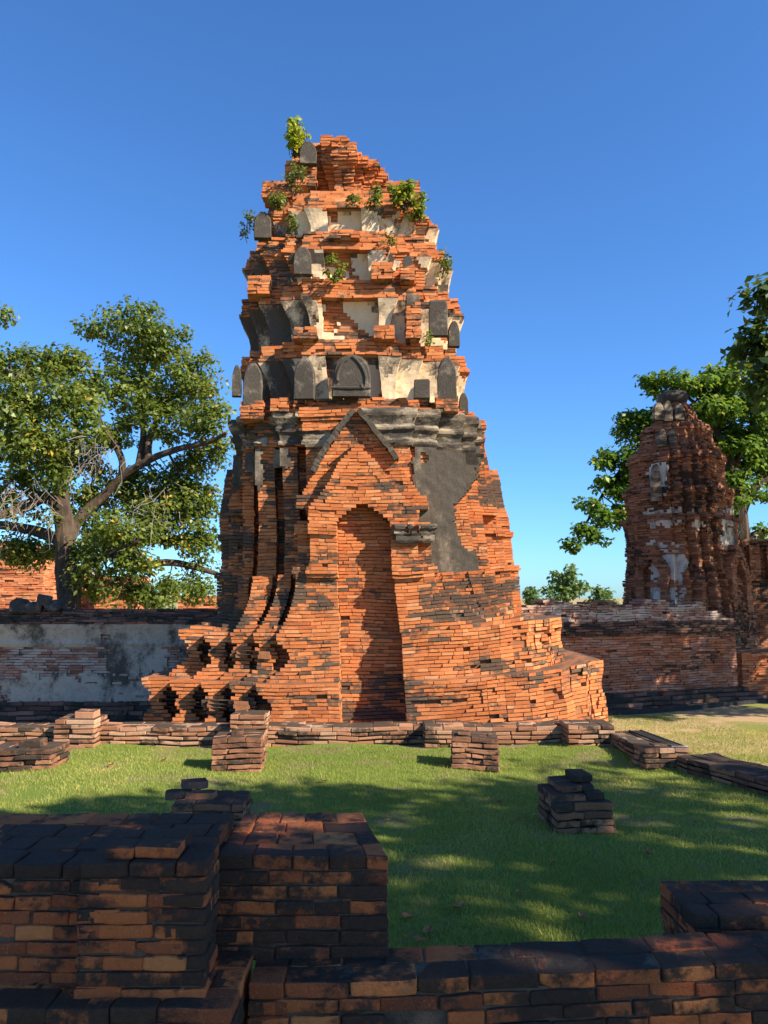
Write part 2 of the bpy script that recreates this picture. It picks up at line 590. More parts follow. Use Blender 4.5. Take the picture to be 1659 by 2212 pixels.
M['brick_shade'] = brick_mat('red_ruin_brick', cols=[(0, (.18, .075, .040)), (.5, (.28, .115, .060)), (1, (.36, .18, .10))], lich=.66, lscale=.7, top=.3, mortar=(.20, .10, .07))
M['black_plaster'] = plaster_mat('blackened_plaster', (.26, .22, .165), (.070, .062, .052), amount=.74, scale=1.5, streak=.5)
M['moulding'] = plaster_mat('weathered_moulding_plaster', (.36, .30, .22), (.060, .053, .045), amount=.62, scale=1.5, streak=3.5)
M['cream'] = plaster_mat('cream_stucco', (.80, .63, .42), (.07, .06, .05), amount=.36, scale=1.3, streak=.6, brickf=.6)
M['stone'] = plaster_mat('dark_antefix_stone', (.22, .19, .155), (.060, .054, .047), amount=.72, scale=3., streak=1., bump=.9)
M['wall_plaster'] = plaster_mat('grey_wall_plaster', (.50, .445, .37), (.08, .07, .06), amount=.46, scale=1.3, streak=.8, brickf=.25)
M['bark'] = plain_mat('bark', (.030, .022, .017), (.115, .085, .062), 7, .95, .9, .04, (1, 1, .3))
M['bark_light'] = plain_mat('dry_twig_bark', (.16, .13, .10), (.34, .30, .26), 9, .95, .3, .01)
M['leaf_left'] = leaf_mat('tree_leaf', (.06, .095, .020), (.125, .180, .030), (.23, .265, .050), .40)
M['leaf_right'] = leaf_mat('broad_leaf', (.045, .11, .015), (.09, .20, .022), (.16, .27, .034), .42)
M['leaf_shade'] = leaf_mat('dense_leaf', (.022, .055, .012), (.040, .090, .016), (.075, .130, .022), .30)
M['leaf_far'] = leaf_mat('distant_leaf', (.050, .105, .030), (.090, .160, .040), (.16, .22, .06), .30, .6)
M['leaf_weed'] = leaf_mat('weed_leaf', (.07, .13, .015), (.17, .24, .025), (.36, .38, .04), .40)
M['leaf_weed_dark'] = leaf_mat('weed_leaf_dull', (.05, .085, .018), (.12, .15, .03), (.24, .22, .06), .35)
M['leaf_yellow'] = leaf_mat('weed_leaf_yellow', (.16, .24, .02), (.34, .38, .03), (.55, .50, .05), .45)
M['dead_leaf'] = plain_mat('dead_leaf', (.20, .09, .035), (.42, .22, .09), 30)
M['grass'] = leaf_mat('lawn_blade', (.18, .24, .05), (.31, .35, .08), (.48, .46, .15), .38, .6, .15)
M['tarp'] = plain_mat('black_edging', (.012, .012, .013), (.03, .03, .032), 12, .6)
M['steel'] = plain_mat('galvanised_steel', (.30, .31, .32), (.48, .49, .50), 20, .5, .2, .005)

def ground_mat(name, g0, g1, soil, amt, sc):
    m, nt, b = new_mat(name)
    q = NT(nt)
    p = q.pos()
    n = q.noise(p, 3, 8, .7); f = q.noise(p, 45, 5, .75)
    c = q.mix(f, g0, g1)
    s = q.mix(q.noise(p, 25, 6, .7), (soil[0]*.6, soil[1]*.6, soil[2]*.6), soil)
    c = q.mix(q.step(q.math('ADD', q.noise(p, sc, 7, .68), q.math('MULTIPLY', q.math('SUBTRACT', f, .5), .25)), amt - .06, amt + .08), c, s)
    nt.links.new(c, b.inputs['Base Color'])
    b.inputs['Roughness'].default_value = .95
    b.inputs['Specular IOR Level'].default_value = .1
    q.bump(f, .8, .03, b)
    return m
M['lawn'] = ground_mat('lawn_soil', (.10, .15, .025), (.18, .23, .045), (.27, .21, .12), .57, 1.3)
M['ground'] = ground_mat('dry_turf', (.13, .16, .035), (.27, .26, .075), (.50, .35, .20), .47, .45)

# ------------------------------------------------------------------ ground
mb = MB()
GX, GY = np.linspace(-40, 40, 41), np.linspace(-30, 60, 46)
xs = [-1500, -300] + GX.tolist() + [300, 1500]; ys = [-1500, -300] + GY.tolist() + [300, 1500]
V = [(x, y, -.55 - .25*min(1., max(0., (-2.5 - x)/1.5))*min(1., max(0., (y - 12)/3)) + (.02*math.sin(x*.9 + y*.4) + .02*math.sin(y*1.3) if abs(x) < 39 and -29 < y < 59 else 0)) for y in ys for x in xs]
nx = len(xs)
F = [(j*nx + i, j*nx + i + 1, (j+1)*nx + i + 1, (j+1)*nx + i) for j in range(len(ys)-1) for i in range(nx-1)]
mb.add(V, F)
tag(mb.build('ground', M['ground'], smooth=True), kind='structure')

def right_edge(y):                 # inner line of the low wall on the right
    return 3.05 + (10.7 - y)*.30
def lawn_z(x, y):
    return .018*np.sin(x*1.7 + y*.8) + .015*np.sin(y*2.1 - x*.6) + .012*np.sin(x*4.1 + y*3.3)
mb = MB()
n1, n2 = 60, 40
V = []
for j in range(n2+1):
    y = -1.0 + 11.85*j/n2
    for i in range(n1+1):
        x = -11 + (right_edge(y) + .1 + 11)*i/n1
        V.append((x, y, float(lawn_z(x, y))))
F = [(j*(n1+1) + i, j*(n1+1) + i + 1, (j+1)*(n1+1) + i + 1, (j+1)*(n1+1) + i) for j in range(n2) for i in range(n1)]
mb.add(V, F)
tag(mb.build('lawn', M['lawn'], smooth=True), kind='structure')

def blades(name, X, Y, Z, hgt, wid, mat, label):
    n = len(X)
    a = NR.uniform(0, 6.283, n); le = NR.uniform(0, 6.283, n)
    h = hgt*NR.uniform(.5, 1.25, n); w = wid*NR.uniform(.7, 1.3, n); ln = h*NR.uniform(.2, 1.1, n)
    dx, dy = np.cos(a)*w/2, np.sin(a)*w/2
    V = np.empty((n, 3, 3), np.float32)
    V[:, 0] = np.stack([X - dx, Y - dy, Z - .004], 1)
    V[:, 1] = np.stack([X + dx, Y + dy, Z - .004], 1)
    V[:, 2] = np.stack([X + np.cos(le)*ln, Y + np.sin(le)*ln, Z + h], 1)
    me = bpy.data.meshes.new(name)
    me.vertices.add(3*n); me.vertices.foreach_set('co', V.ravel())
    me.loops.add(3*n); me.loops.foreach_set('vertex_index', np.arange(3*n, dtype=np.int32))
    me.polygons.add(n); me.polygons.foreach_set('loop_start', np.arange(0, 3*n, 3, dtype=np.int32))
    me.update()
    at = me.attributes.new('rnd', 'FLOAT', 'FACE')
    pt = np.stack([X, Y, Z*0], 1)
    at.data.foreach_set('value', np.clip(.45 + .30*wob(pt, 1.1, 1) + .16*wob(pt, 4., 2) + NR.normal(0, .16, n), 0, 1).astype(np.float32))
    me.materials.append(mat)
    me.validate()
    o = bpy.data.objects.new(name, me); COL.objects.link(o)
    return tag(o, label, 'grass', None, 'stuff')

N = 330000
u = NR.uniform(0, 1, N)
Yb = 3.1 + 7.5*u**1.25
Xb = NR.uniform(-1, 1, N)*(Yb*.56 + .6)
ok = Xb < (3.05 + (10.7 - Yb)*.30)
bare = wob(np.stack([Xb, Yb, Yb*0], 1), 2.3, 0) + .5*wob(np.stack([Xb, Yb, Yb*0], 1), 7, 1)
ok &= (bare < .55) | (NR.uniform(0, 1, N) < .22)
Xb, Yb = Xb[ok], Yb[ok]
blades('grass', Xb, Yb, lawn_z(Xb, Yb), .030, .006, M['grass'], 'short green lawn grass inside the low brick walls')
N = 60000
Yb = NR.uniform(10.9, 18, N); Xb = NR.uniform(3.0, 10.5, N)
bare = wob(np.stack([Xb, Yb, Yb*0], 1), .9, 0) + .5*wob(np.stack([Xb, Yb, Yb*0], 1), 3.3, 1) + (Xb - 6.5)*.12
ok = (bare < .1) & (Xb > right_edge(10.7) + .8)
Xb, Yb = Xb[ok], Yb[ok]
blades('dry_grass', Xb, Yb, -.55 + Xb*0, .035, .010, M['grass'], 'thin yellowing grass on the open ground beyond the low wall')

# ------------------------------------------------------------------ the leaning tower (prang)
XC, YC = -.13, 14.6
def W(V):
    V = np.asarray(V, float)
    o = V.copy()
    z = V[:, 2]
    sag = .085*np.clip(V[:, 0] - .55, 0, 3.6)*np.clip((3.6 - z)/1.8, 0, 1)
    wv = .010*np.sin(V[:, 0]*2.1 + z*1.3) + .008*np.sin(V[:, 0]*4.7 - z*2.)
    o[:, 0] = V[:, 0] + XC - .067*z + .012*np.sin(z*3.1 + V[:, 1])
    o[:, 1] = V[:, 1] + YC + .010*np.sin(V[:, 0]*3 + z*2)
    o[:, 2] = z + sag + wv
    return o

def plan(xs, ys, diag=0., slot=None):
    """CCW redented plan; xs outward half widths, ys the depths of the faces that go with them"""
    n = len(xs)
    st = []
    for i in range(n):
        st.append((xs[i], ys[i]))
        if i < n-1: st.append((xs[i], ys[i+1]))
    rg = list(st)
    if diag:                                # crumbled corner: steps worn towards a slope
        a, b = np.array(st[0]), np.array(st[-1])
        rg = [st[0]]
        for k in range(1, len(st)-1):
            t = k/(len(st)-1)
            ln = a + (b-a)*t + np.array([.30, .30])*math.sin(t*math.pi)
            rg.append(tuple((1-diag)*np.array(st[k]) + diag*ln))
        rg.append(st[-1])
    Q = [(x, -y) for x, y in rg]
    Q += [(x, y) for x, y in reversed(st)]
    Q += [(-x, y) for x, y in st]
    lf = []
    for i, (x, y) in enumerate(reversed(st)):
        lf.append((-x, -y))
        if slot and i < len(st)-1 and i % 2 == 1:         # slot added left of every step to deepen its shade
            lf.pop()
            w, d = slot
            lf += [(-x - w, -y), (-x - w, -y + d), (-x, -y + d)]
    Q += lf
    return Q

def lerp_l(a, b, t): return [p + (q-p)*t for p, q in zip(a, b)]
def interp(tab, z):
    if z <= tab[0][0]: return tab[0][1]
    for (z0, v0), (z1, v1) in zip(tab, tab[1:]):
        if z <= z1: return v0 + (v1-v0)*(z-z0)/(z1-z0)
    return tab[-1][1]
def notch(poly, w, yb):
    """cut the niche slot into the front edge (the edge crossing x = 0 with the lowest y)"""
    out = []
    n = len(poly)
    for i in range(n):
        p, q = poly[i], poly[(i+1) % n]
        out.append(p)
        if p[0] < 0 < q[0] and p[1] < 0 and abs(p[1]-q[1]) < .2:
            y = (p[1]+q[1])/2
            if yb > y + .02:
                out += [(-w, y), (-w, yb), (w, yb), (w, y)]
    return out
def vis_t(p, n): return n[1] < .5 and p[1] < 1.8
def vis_s(C, N): return (N[:, 1] < .5) & (C[:, 1] < 1.6)

BX, BY = [.94, 1.37, 1.84, 2.12, 2.37], [2.1, 1.95, 1.78, 1.50, 1.05]
LOWX, LOWY = [1.71, 2.13, 2.58, 3.12, 3.68], [3.00, 2.875, 2.74, 2.54, 2.15]
UPX, UPY = [1.41, 1.78, 2.16, 2.62, 3.12], [2.74, 2.62, 2.49, 2.30, 1.90]
FOOTX, FOOTY = [1.10, 1.42, 1.86, 2.16, 2.50], [2.40, 2.14, 1.98, 1.66, 1.2]
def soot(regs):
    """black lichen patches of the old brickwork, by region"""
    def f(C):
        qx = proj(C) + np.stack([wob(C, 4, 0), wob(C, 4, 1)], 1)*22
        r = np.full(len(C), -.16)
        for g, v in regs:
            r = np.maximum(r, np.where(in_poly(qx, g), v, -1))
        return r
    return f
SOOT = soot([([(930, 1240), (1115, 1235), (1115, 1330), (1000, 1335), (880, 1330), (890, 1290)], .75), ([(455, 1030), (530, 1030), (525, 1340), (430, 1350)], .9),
             ([(598, 1100), (645, 1075), (640, 1330), (590, 1330)], .5), ([(606, 960), (645, 960), (645, 1090), (600, 1090)], .5), ([(562, 960), (586, 960), (584, 1300), (560, 1300)], .4), ([(560, 640), (584, 640), (586, 900), (560, 900)], .5), ([(455, 880), (527, 880), (527, 1040), (455, 1040)], .9), ([(415, 1500), (450, 1500), (455, 1580), (405, 1580)], .6), ([(480, 1490), (510, 1490), (510, 1580), (470, 1580)], .6), ([(535, 1490), (570, 1490), (570, 1580), (525, 1580)], .6), ([(1000, 1430), (1200, 1390), (1295, 1450), (1150, 1480), (1010, 1490)], .55), ([(890, 1330), (960, 1320), (1000, 1390), (890, 1400)], .35),  # bars beside pilasters and plinth column gaps: shade painted into the brick colour
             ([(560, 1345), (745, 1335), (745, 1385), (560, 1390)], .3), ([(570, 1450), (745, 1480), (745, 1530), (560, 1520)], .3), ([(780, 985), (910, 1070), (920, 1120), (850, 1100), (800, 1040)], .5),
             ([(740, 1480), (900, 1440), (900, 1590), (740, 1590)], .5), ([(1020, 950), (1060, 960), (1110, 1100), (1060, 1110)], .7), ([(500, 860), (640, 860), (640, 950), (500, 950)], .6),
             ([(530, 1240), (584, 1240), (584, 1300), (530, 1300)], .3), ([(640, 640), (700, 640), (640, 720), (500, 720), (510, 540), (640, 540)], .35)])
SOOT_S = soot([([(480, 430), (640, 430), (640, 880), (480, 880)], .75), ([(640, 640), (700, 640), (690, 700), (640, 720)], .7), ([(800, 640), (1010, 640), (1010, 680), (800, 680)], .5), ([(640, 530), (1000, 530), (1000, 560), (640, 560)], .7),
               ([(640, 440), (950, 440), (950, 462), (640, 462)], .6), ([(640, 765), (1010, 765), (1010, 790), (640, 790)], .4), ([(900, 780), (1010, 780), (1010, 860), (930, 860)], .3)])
tower = empty('brick_tower', (XC, YC, -.5), 'tall leaning brick temple tower with a pointed niche, weeds on its broken top', 'ruined tower')

# --- plinth: two moulded tiers and the sloping foot
mb = MB()
def ero_base(x, y, z):
    return max(0., min(1., (x - .5)*.55)) if x > .5 else .12*max(0, math.sin(x*5 + z*9))
def base_course(z, h, xs, ys, d, dy=0., diag=1., w=.45, D=.17, xr=1., slot=None):
    A = plan(xs, ys, .75*diag, slot)
    A = [((2.45 + (p[0] - 2.45)*xr if p[0] > 2.45 else p[0]), p[1]) for p in A]
    a, b = offset(A, d), offset(A, d*.2)
    a = [(p[0], q[1]) for p, q in zip(a, offset(A, dy))]
    po = []
    for p, q in zip(a, b):
        t = min(1., max(0., (p[0] - .3)/.8))
        po.append((p[0]*(1-t) + q[0]*t, p[1]*(1-t) + q[1]*t))
    po = notch(po, w, -2.14 - .22*min(1, max(0, (1.5 - z)/.2)))
    course(mb, po, z, h, W, D=D, jit=.0035, miss=.012, vis=vis_t, ero=ero_base, vj=.0035, rough=.5)
h = .056
z = -.5
lowd = [(-.5, 0), (.1, -.01), (.16, -.06), (.25, -.17), (.33, -.22), (.42, -.20), (.50, -.10), (.57, -.02), (.60, 0), (.72, .01)]
upd = [(.69, .17), (.76, .15), (.86, .02), (.98, -.12), (1.08, -.18), (1.18, -.13), (1.27, -.03), (1.30, .02), (1.45, .02)]
upy = [(.69, .17), (.80, .12), (1.0, .02), (1.15, -.02), (1.28, .0), (1.45, .02)]
lowy = [(-.5, 0), (.1, 0), (.3, -.03), (.5, -.02), (.6, 0), (.7, .01)]
while z < 1.42:
    if z < .69:
        base_course(z, h, LOWX, LOWY, interp(lowd, z), interp(lowy, z), w=.49, slot=(.08, .17) if .10 < z < .58 else None, D=.4 if z > .6 else .17)
    else:
        base_course(z, h, UPX, UPY, interp(upd, z), interp(upy, z), w=.48, slot=(.08, .16) if .90 < z < 1.28 else None, D=.4 if z > 1.34 else .17)
    z += h
while z < 2.34:
    t = ((z - 1.42)/.90)
    t = 1 - (1-t)**1.9
    t = min(t, 1)
    tf_ = 1 - (1-t)**3
    fx = lerp_l(UPX[:3], FOOTX[:3], t) + lerp_l(UPX[3:], FOOTX[3:], tf_)
    fy = lerp_l(UPY[:3], FOOTY[:3], t) + lerp_l(UPY[3:], FOOTY[3:], tf_)
    base_course(z, h, fx, fy, 0, 0, (1-t)**2, w=.46, xr=max(0, 1 - t*6), slot=(.11, .26) if z > 1.55 else None)
    z += h
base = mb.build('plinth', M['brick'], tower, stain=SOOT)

# --- shaft with cornice
mb = MB()
cord = [(4.50, 0), (4.56, .03), (4.62, .03), (4.64, 0), (4.74, .02), (4.78, .07), (4.84, .07), (4.86, .04), (4.95, .08), (5.02, .12), (5.10, .12), (5.14, .10)]
h = .058
z = 2.28
def scale_b(z): return 1.0 - .026*(z - 2.3)
def ero_sh(x, y, z): return .5 if x > 1.3 and z < 3.0 else .06
while z < 5.13:
    s = scale_b(z)
    po = offset(plan([x*s for x in BX], [y*s for y in BY], 0., (.12, .26) if z < 4.5 else None), interp(cord, z) - .02)
    course(mb, po, z, h, W, jit=.004, vis=vis_t, ero=ero_sh, vj=.004, rough=.5)
    z += h
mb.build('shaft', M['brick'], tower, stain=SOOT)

def px_mask(regs, jag=7., holes=None, drop=0.):
    def f(Wc, C):
        q = proj(Wc) + np.stack([wob(Wc, 9, 0), wob(Wc, 9, 1)], 1)*jag + np.stack([wob(Wc, 30, 2), wob(Wc, 31, 0)], 1)*jag*.5
        r = np.zeros(len(q), bool)
        for g in regs: r |= in_poly(q, g)
        if holes:
            for g in holes: r &= ~in_poly(q, g)
        return r
    return f
# blackened plaster left on the shaft
mb = MB()
rings = [(offset(plan([x*scale_b(z) for x in BX], [y*scale_b(z) for y in BY]), .022), z) for z in (2.30, 3.4, 4.50)]
regs = [[(893, 940), (945, 940), (1003, 945), (1030, 950), (1032, 1010), (1022, 1045), (985, 1090), (983, 1130), (992, 1170), (1030, 1205), (1038, 1245), (935, 1245), (893, 1240)],
        [(528, 940), (566, 940), (566, 1060), (555, 1050), (545, 1020), (528, 1015)],
        [(588, 940), (622, 940), (622, 1062), (616, 1078), (605, 1080), (588, 1070)],
        [(528, 1190), (545, 1165), (562, 1140), (566, 1150), (562, 1285), (520, 1290)],
        [(480, 940), (527, 940), (527, 1050), (505, 1045), (480, 1100)],
        [(1003, 940), (1040, 950), (1036, 1000), (1010, 1010)]]
holes = [[(900, 985), (912, 978), (928, 985), (922, 997), (905, 997)], [(600, 1010), (615, 1010), (625, 1022), (610, 1045), (590, 1040), (588, 1012)]]
for g in regs:
    mb = MB()
    shell(mb, rings, .045, .04, .006, px_mask([g], 5, holes), W, .5, vis_s, main_only=True)
    mb.build('plaster_patch', M['black_plaster'], tower)
# plastered cornice mouldings
mb = MB()
rings = []
for z, d in cord:
    s = scale_b(z)
    rings.append((offset(plan([x*s for x in BX], [y*s for y in BY]), d + .022), z))
regs = [[(780, 875), (1040, 875), (1045, 1010), (893, 965), (850, 962), (780, 930)],
        [(585, 890), (640, 890), (640, 962), (585, 962)], [(528, 935), (584, 935), (584, 965), (528, 965)],
        [(640, 930), (720, 930), (700, 965), (640, 965)], [(480, 900), (527, 900), (527, 975), (480, 975)]]
def cor_mask(Wc, C):
    m = px_mask(regs, 6)(Wc, C)
    return m & (wob(Wc, 6, 1) + .4*wob(Wc, 19, 2) < .95)
shell(mb, rings, .045, .04, .008, cor_mask, W, .5, vis_s)
mb.build('cornice', M['moulding'], tower)

# --- porches: the front one holds the niche, the two at the sides are seen in profile
def porch(mb, tf, front, zt=1.0):
    h = .057
    z = 2.30 if front else 1.3
    g2 = [(3.19, .88), (3.40, .86), (3.60, .66), (3.80, .50), (3.95, .42), (4.15, .31), (4.37, .08), (4.42, .04)]
    while z < 4.42:
        w = .43 if z < 3.16 else max(0., .43*(1 - ((z - 3.16)/.34)**1.3))
        yf = -2.40
        if z < 3.19:
            cap = .04 if 2.98 < z < 3.12 or 2.30 < z < 2.42 else 0.
            e = .07*min(1, max(0, (2.55 - z)/.25))
            o, i = 1.08 + cap + e, .86 + cap*.6 + e
            po = [(-o, -1.8), (-o, -2.23 - cap - e), (-i, -2.23 - cap - e), (-i, yf - cap - e), (i, yf - cap - e), (i, -2.23 - cap - e), (o, -2.23 - cap - e), (o, -1.8)]
        else:
            g = interp(g2, z)
            po = [(-g, -2.0), (-g, yf), (g, yf), (g, -2.0)]
        if front and w > .03: po = notch(po, w, -2.14)
        kp = None
        course(mb, po, z, h, tf, jit=.0035, vis=lambda p, n: n[1] < .5, ero=lambda x, y, z: .22 if z > 3.3 else .06, vj=.0045, rough=.5)
        z += h
    # the taller gable behind
    z = 3.19
    g1 = [(3.19, .90), (3.36, .92), (3.38, 1.08), (3.60, 1.06), (3.64, .96), (3.8, .86), (4.0, .74), (4.26, .56), (4.6, .32), (4.99, .05), (5.02, .02)]
    while z < 5.0:
        g = interp(g1, z)
        course(mb, [(-g, -1.9), (-g, -2.19), (g, -2.19), (g, -1.9)], z, h, tf, jit=.004, vis=lambda p, n: n[1] < .5, vj=.004, rough=.5)
        z += h
def rotated(a, k=1.0):
    c, s = math.cos(a), math.sin(a)
    def f(V):
        V = np.asarray(V, float)
        return W(np.stack([V[:, 0]*c - V[:, 1]*s, V[:, 0]*s + V[:, 1]*c, V[:, 2]], 1)*np.array([k, k, 1]))
    return f
mb = MB(); porch(mb, W, True)
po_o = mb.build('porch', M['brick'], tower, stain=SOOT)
def gable_trim(parent, tf):
    mb = MB()
    for sgn in (-1, 1):
        pts = [(1.00, 3.66), (.86, 3.82), (.735, 4.02), (.56, 4.28), (.32, 4.62), (.03, 5.02)]
        pts = [(a + NR.uniform(-.016, .016) + .03*math.sin((b - 4)*3.1), b + NR.uniform(-.012, .012)) for a, b in spline(pts, 5)]
        for (a0, b0), (a1, b1) in zip(pts, pts[1:]):
            if b0 < (4.2 if sgn > 0 else 4.0): continue
            dx, dz = a1-a0, b1-b0; l = math.hypot(dx, dz); nxx, nz = dz/l*.065, -dx/l*.065
            q = [(a0 - .02, b0 - .01), (a0 + nxx, b0 + nz), (a1 + nxx, b1 + nz), (a1 - .02, b1)]
            V = [(sgn*x, -2.31 + NR.uniform(-.01, .01), z) for x, z in q] + [(sgn*x, -1.98, z) for x, z in q]
            F = [(0, 1, 2, 3), (7, 6, 5, 4), (0, 4, 5, 1), (1, 5, 6, 2), (2, 6, 7, 3), (3, 7, 4, 0)]
            if sgn > 0: F = [f[::-1] for f in F]
            mb.add(V, F, .5, tf)
    return mb.build('gable_edging', M['black_plaster'], parent)
gable_trim(po_o, W)
# plaster capitals at the right of the niche
mb = MB()
capd = [(2.86, .0), (2.90, .02), (2.97, .02), (3.0, .045), (3.04, .03), (3.08, .07), (3.13, .075), (3.16, .04)]
def cap_poly(d):
    return offset([(-1.08, -1.8), (-1.08, -2.32), (-.86, -2.32), (-.86, -2.43), (.86, -2.43), (.86, -2.32), (1.08, -2.32), (1.08, -1.8)], d + .028)
def cap_mask(Wc, C): return (C[:, 0] > .50) & (wob(Wc, 9, 0) + .4*wob(Wc, 25, 1) < .45)
shell(mb, [(cap_poly(d), z) for z, d in capd], .04, .05, .008, cap_mask, W, .5, vis_s)
mb.build('capital', M['moulding'], po_o)
for ang, nm in ((math.pi/2, 1), (-math.pi/2, 1)):
    mb = MB(); porch(mb, rotated(ang, 1.08), False)
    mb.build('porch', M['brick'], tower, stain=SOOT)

# --- superstructure tiers: flared stucco zone under a brick band, each smaller than the one below
TY = [2.1, 1.93, 1.74, 1.46, 1.02]
def tier_plan(s, dx=0., dy=0., c=0., rec=0.):
    A = plan([x*s for x in BX], [y*s for y in TY])
    if dx or dy:
        A = [(p[0], q[1]) for p, q in zip(offset(A, dx), offset(A, dy))]
    if c: A = notch(A, c, max(p[1] for p in A if p[1] < min(p[1] for p in A) + .01) + rec)
    return A
def tier(zb, zt, zband, s1, flx, fly, sb, sbt, holes_amt, center=.6, sd=0):
    """a flared stucco zone (zb..zt) whose columns widen upwards, under a band of bricks (zt..zband)"""
    mb = MB()
    h = .055
    c = BX[0]*s1*center
    def zone(t, extra):
        k = 1 - t**2.4
        return tier_plan(s1, -flx*k + extra, -fly*k + extra, c, .15)
    z = zb
    while z < zt - .01:
        t = (z - zb)/(zt - zb)
        course(mb, zone(t, 0), z, h, W, jit=.005, vis=vis_t, ero=lambda x, y, z: .1, vj=.005, inset=.018, rough=.6)
        z += h
    z = zt
    n = max(2, round((zband - zt)/.056)); h = (zband - zt)/n
    for i in range(n):
        t = i/max(1, n-1)
        s = sb + (sbt - sb)*t
        lip = .028 if i in (0, n-1) else .0 if i % 3 else .015
        course(mb, offset(tier_plan(s), lip), zt + i*h, h, W, jit=.005, vis=vis_t, miss=.02, ero=lambda x, y, z: .3, vj=.005, D=.22, rough=.6)
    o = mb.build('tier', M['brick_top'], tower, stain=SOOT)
    mb = MB()
    rings = [(zone(k/8, .022), zb + .02 + (zt - zb - .03)*k/8) for k in range(9)]
    def mask(Wc, C):
        v = wob(Wc, 2.6, sd) + .5*wob(Wc, 7, sd + 1) + .25*wob(Wc, 19, sd + 2)
        low = np.clip(1 - (C[:, 2] - zb)/(zt - zb)*3, 0, 1)
        return v + low*.5 < holes_amt
    shell(mb, rings, .06, .035, .014, mask, W, .5, vis_s, 4.)
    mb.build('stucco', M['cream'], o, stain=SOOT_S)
    return o

mb = MB()
z = 5.14
while z < 5.31:
    s = .875
    course(mb, offset(plan([x*s for x in BX], [y*s for y in BY]), .04), z, .055, W, jit=.014, vis=vis_t, vj=.006, D=.25)
    z += .055
mb.build('ledge', M['brick_top'], tower, stain=SOOT)
tier(5.30, 6.10, 6.40, .88, .16, .11, .885, .855, .75, .55, 0)
tier(6.40, 7.14, 7.50, .87, .17, .11, .865, .835, .70, .6, 1)
tier(7.50, 8.06, 8.46, .82, .13, .09, .815, .76, .60, .5, 2)
tier(8.46, 8.93, 9.40, .735, .11, .08, .72, .60, .50, .45, 3)
# broken top
mb = MB()
z = 9.40
def ztop(x): return 10.68 - max(0, x + .25)*.42 + .10*math.sin(x*11)
while z < 10.7:
    t = (z - 9.4)/1.25
    s = .40 - .10*math.sin(min(t*1.7, 1)*math.pi) + .05*max(0, t - .55)*2 - .02*max(0, t - .8)
    po = offset(plan([.22*s/.4, .42*s/.4, .62*s/.4, .80*s/.4, .98*s/.4], [.98*s/.4, .82*s/.4, .60*s/.4, .40*s/.4, .22*s/.4]), .02 if int(z/.055) % 5 == 0 else 0)
    po = [(x + .03 + .06*t, y) for x, y in po]
    n = len(po)
    for p in (po,):
        course(mb, p, z, .055, W, jit=.02, vis=lambda p, n: n[1] < .6, keep=lambda x, y, z: z < ztop(x), vj=.008, D=.24, core=z < 10.18, ero=lambda x, y, z: .3)
    z += .055
mb.build('broken_top', M['brick_top'], tower, stain=SOOT)

# --- antefixes: dark stone slabs standing on the ledges
def slab(name, pxc, y0, y1, wpx, Y, mat, parent, style='point', thick=.14, carved=False, yaw=0.):
    c1 = np.array(P(pxc, y1, Y)); c0 = np.array(P(pxc, y0, Y))
    hgt = c0[2] - c1[2]
    wd_ = wpx*math.hypot(Y, c1[2]-2)/FPX
    out = []
    if style == 'point':
        prof = [(.5, 0), (.5, .12), (.5, .3), (.5, .5), (.47, .65), (.40, .78), (.28, .90), (.12, .98)]
    elif style == 'arch':
        prof = [(.5, 0), (.5, .22), (.49, .5), (.46, .68), (.40, .82), (.27, .94), (.10, 1.0)]
    else:
        prof = [(.5, 0), (.5, .5), (.48, .88), (.40, .98)]
    out = [(a, b) for a, b in prof] + [(-a*.96, b*R.uniform(.97, 1.0)) for a, b in reversed(prof)]
    out = [(a*wd_*R.uniform(.95, 1.03), b*hgt) for a, b in out]
    n = len(out)
    cy, sy = math.cos(yaw), math.sin(yaw)
    def loc(a, d, z): return (c1[0] + a*cy - d*sy, Y + a*sy + d*cy, c1[2] - .04 + z*(1.02))
    layers = [(.93, -thick*.5), (1., -thick*.5 + .025), (1., thick*.5)]
    V = []; F = []
    for k, d in layers:
        V += [loc(a*k, d, b*(k if b > .05 else 1)) for a, b in out]
    F.append(tuple(range(n))[::-1] if False else tuple(range(n)))
    for l in range(2):
        F += [(l*n + i, (l+1)*n + i, (l+1)*n + (i+1) % n, l*n + (i+1) % n) for i in range(n)]
    F.append(tuple(range(2*n, 3*n))[::-1])
    mb = MB(); mb.add(V, F)
    if carved:
        for sg, a0, a1 in ((-1, .40, .30), (1, .36, .40)):
            pts = []
            for k in range(14):
                t = k/13
                if sg < 0: a, b = -.10 - .26*math.sin(t*2.2), .86 - .55*t + .05*math.sin(t*7)
                else: a, b = .02 + .36*math.sin(t*1.9)**.8, .95 - .70*t
                pts.append(loc(a*wd_, -thick*.5, b*hgt))
            if sg > 0:
                x, b = .02 + .36*math.sin(1.9)**.8, .25
                pts += [loc((x - .03)*wd_, -thick*.5, .19*hgt), loc((x - .09)*wd_, -thick*.5, .20*hgt), loc((x - .10)*wd_, -thick*.5, .26*hgt)]
            tube(mb, pts, .022, .034, 7)
        tube(mb, [loc(-.5*wd_, -thick*.5, .2*hgt), loc(0, -thick*.5 - .01, .19*hgt), loc(.5*wd_, -thick*.5, .2*hgt)], .022, .022, 6)
    return mb.build(name, mat, parent)
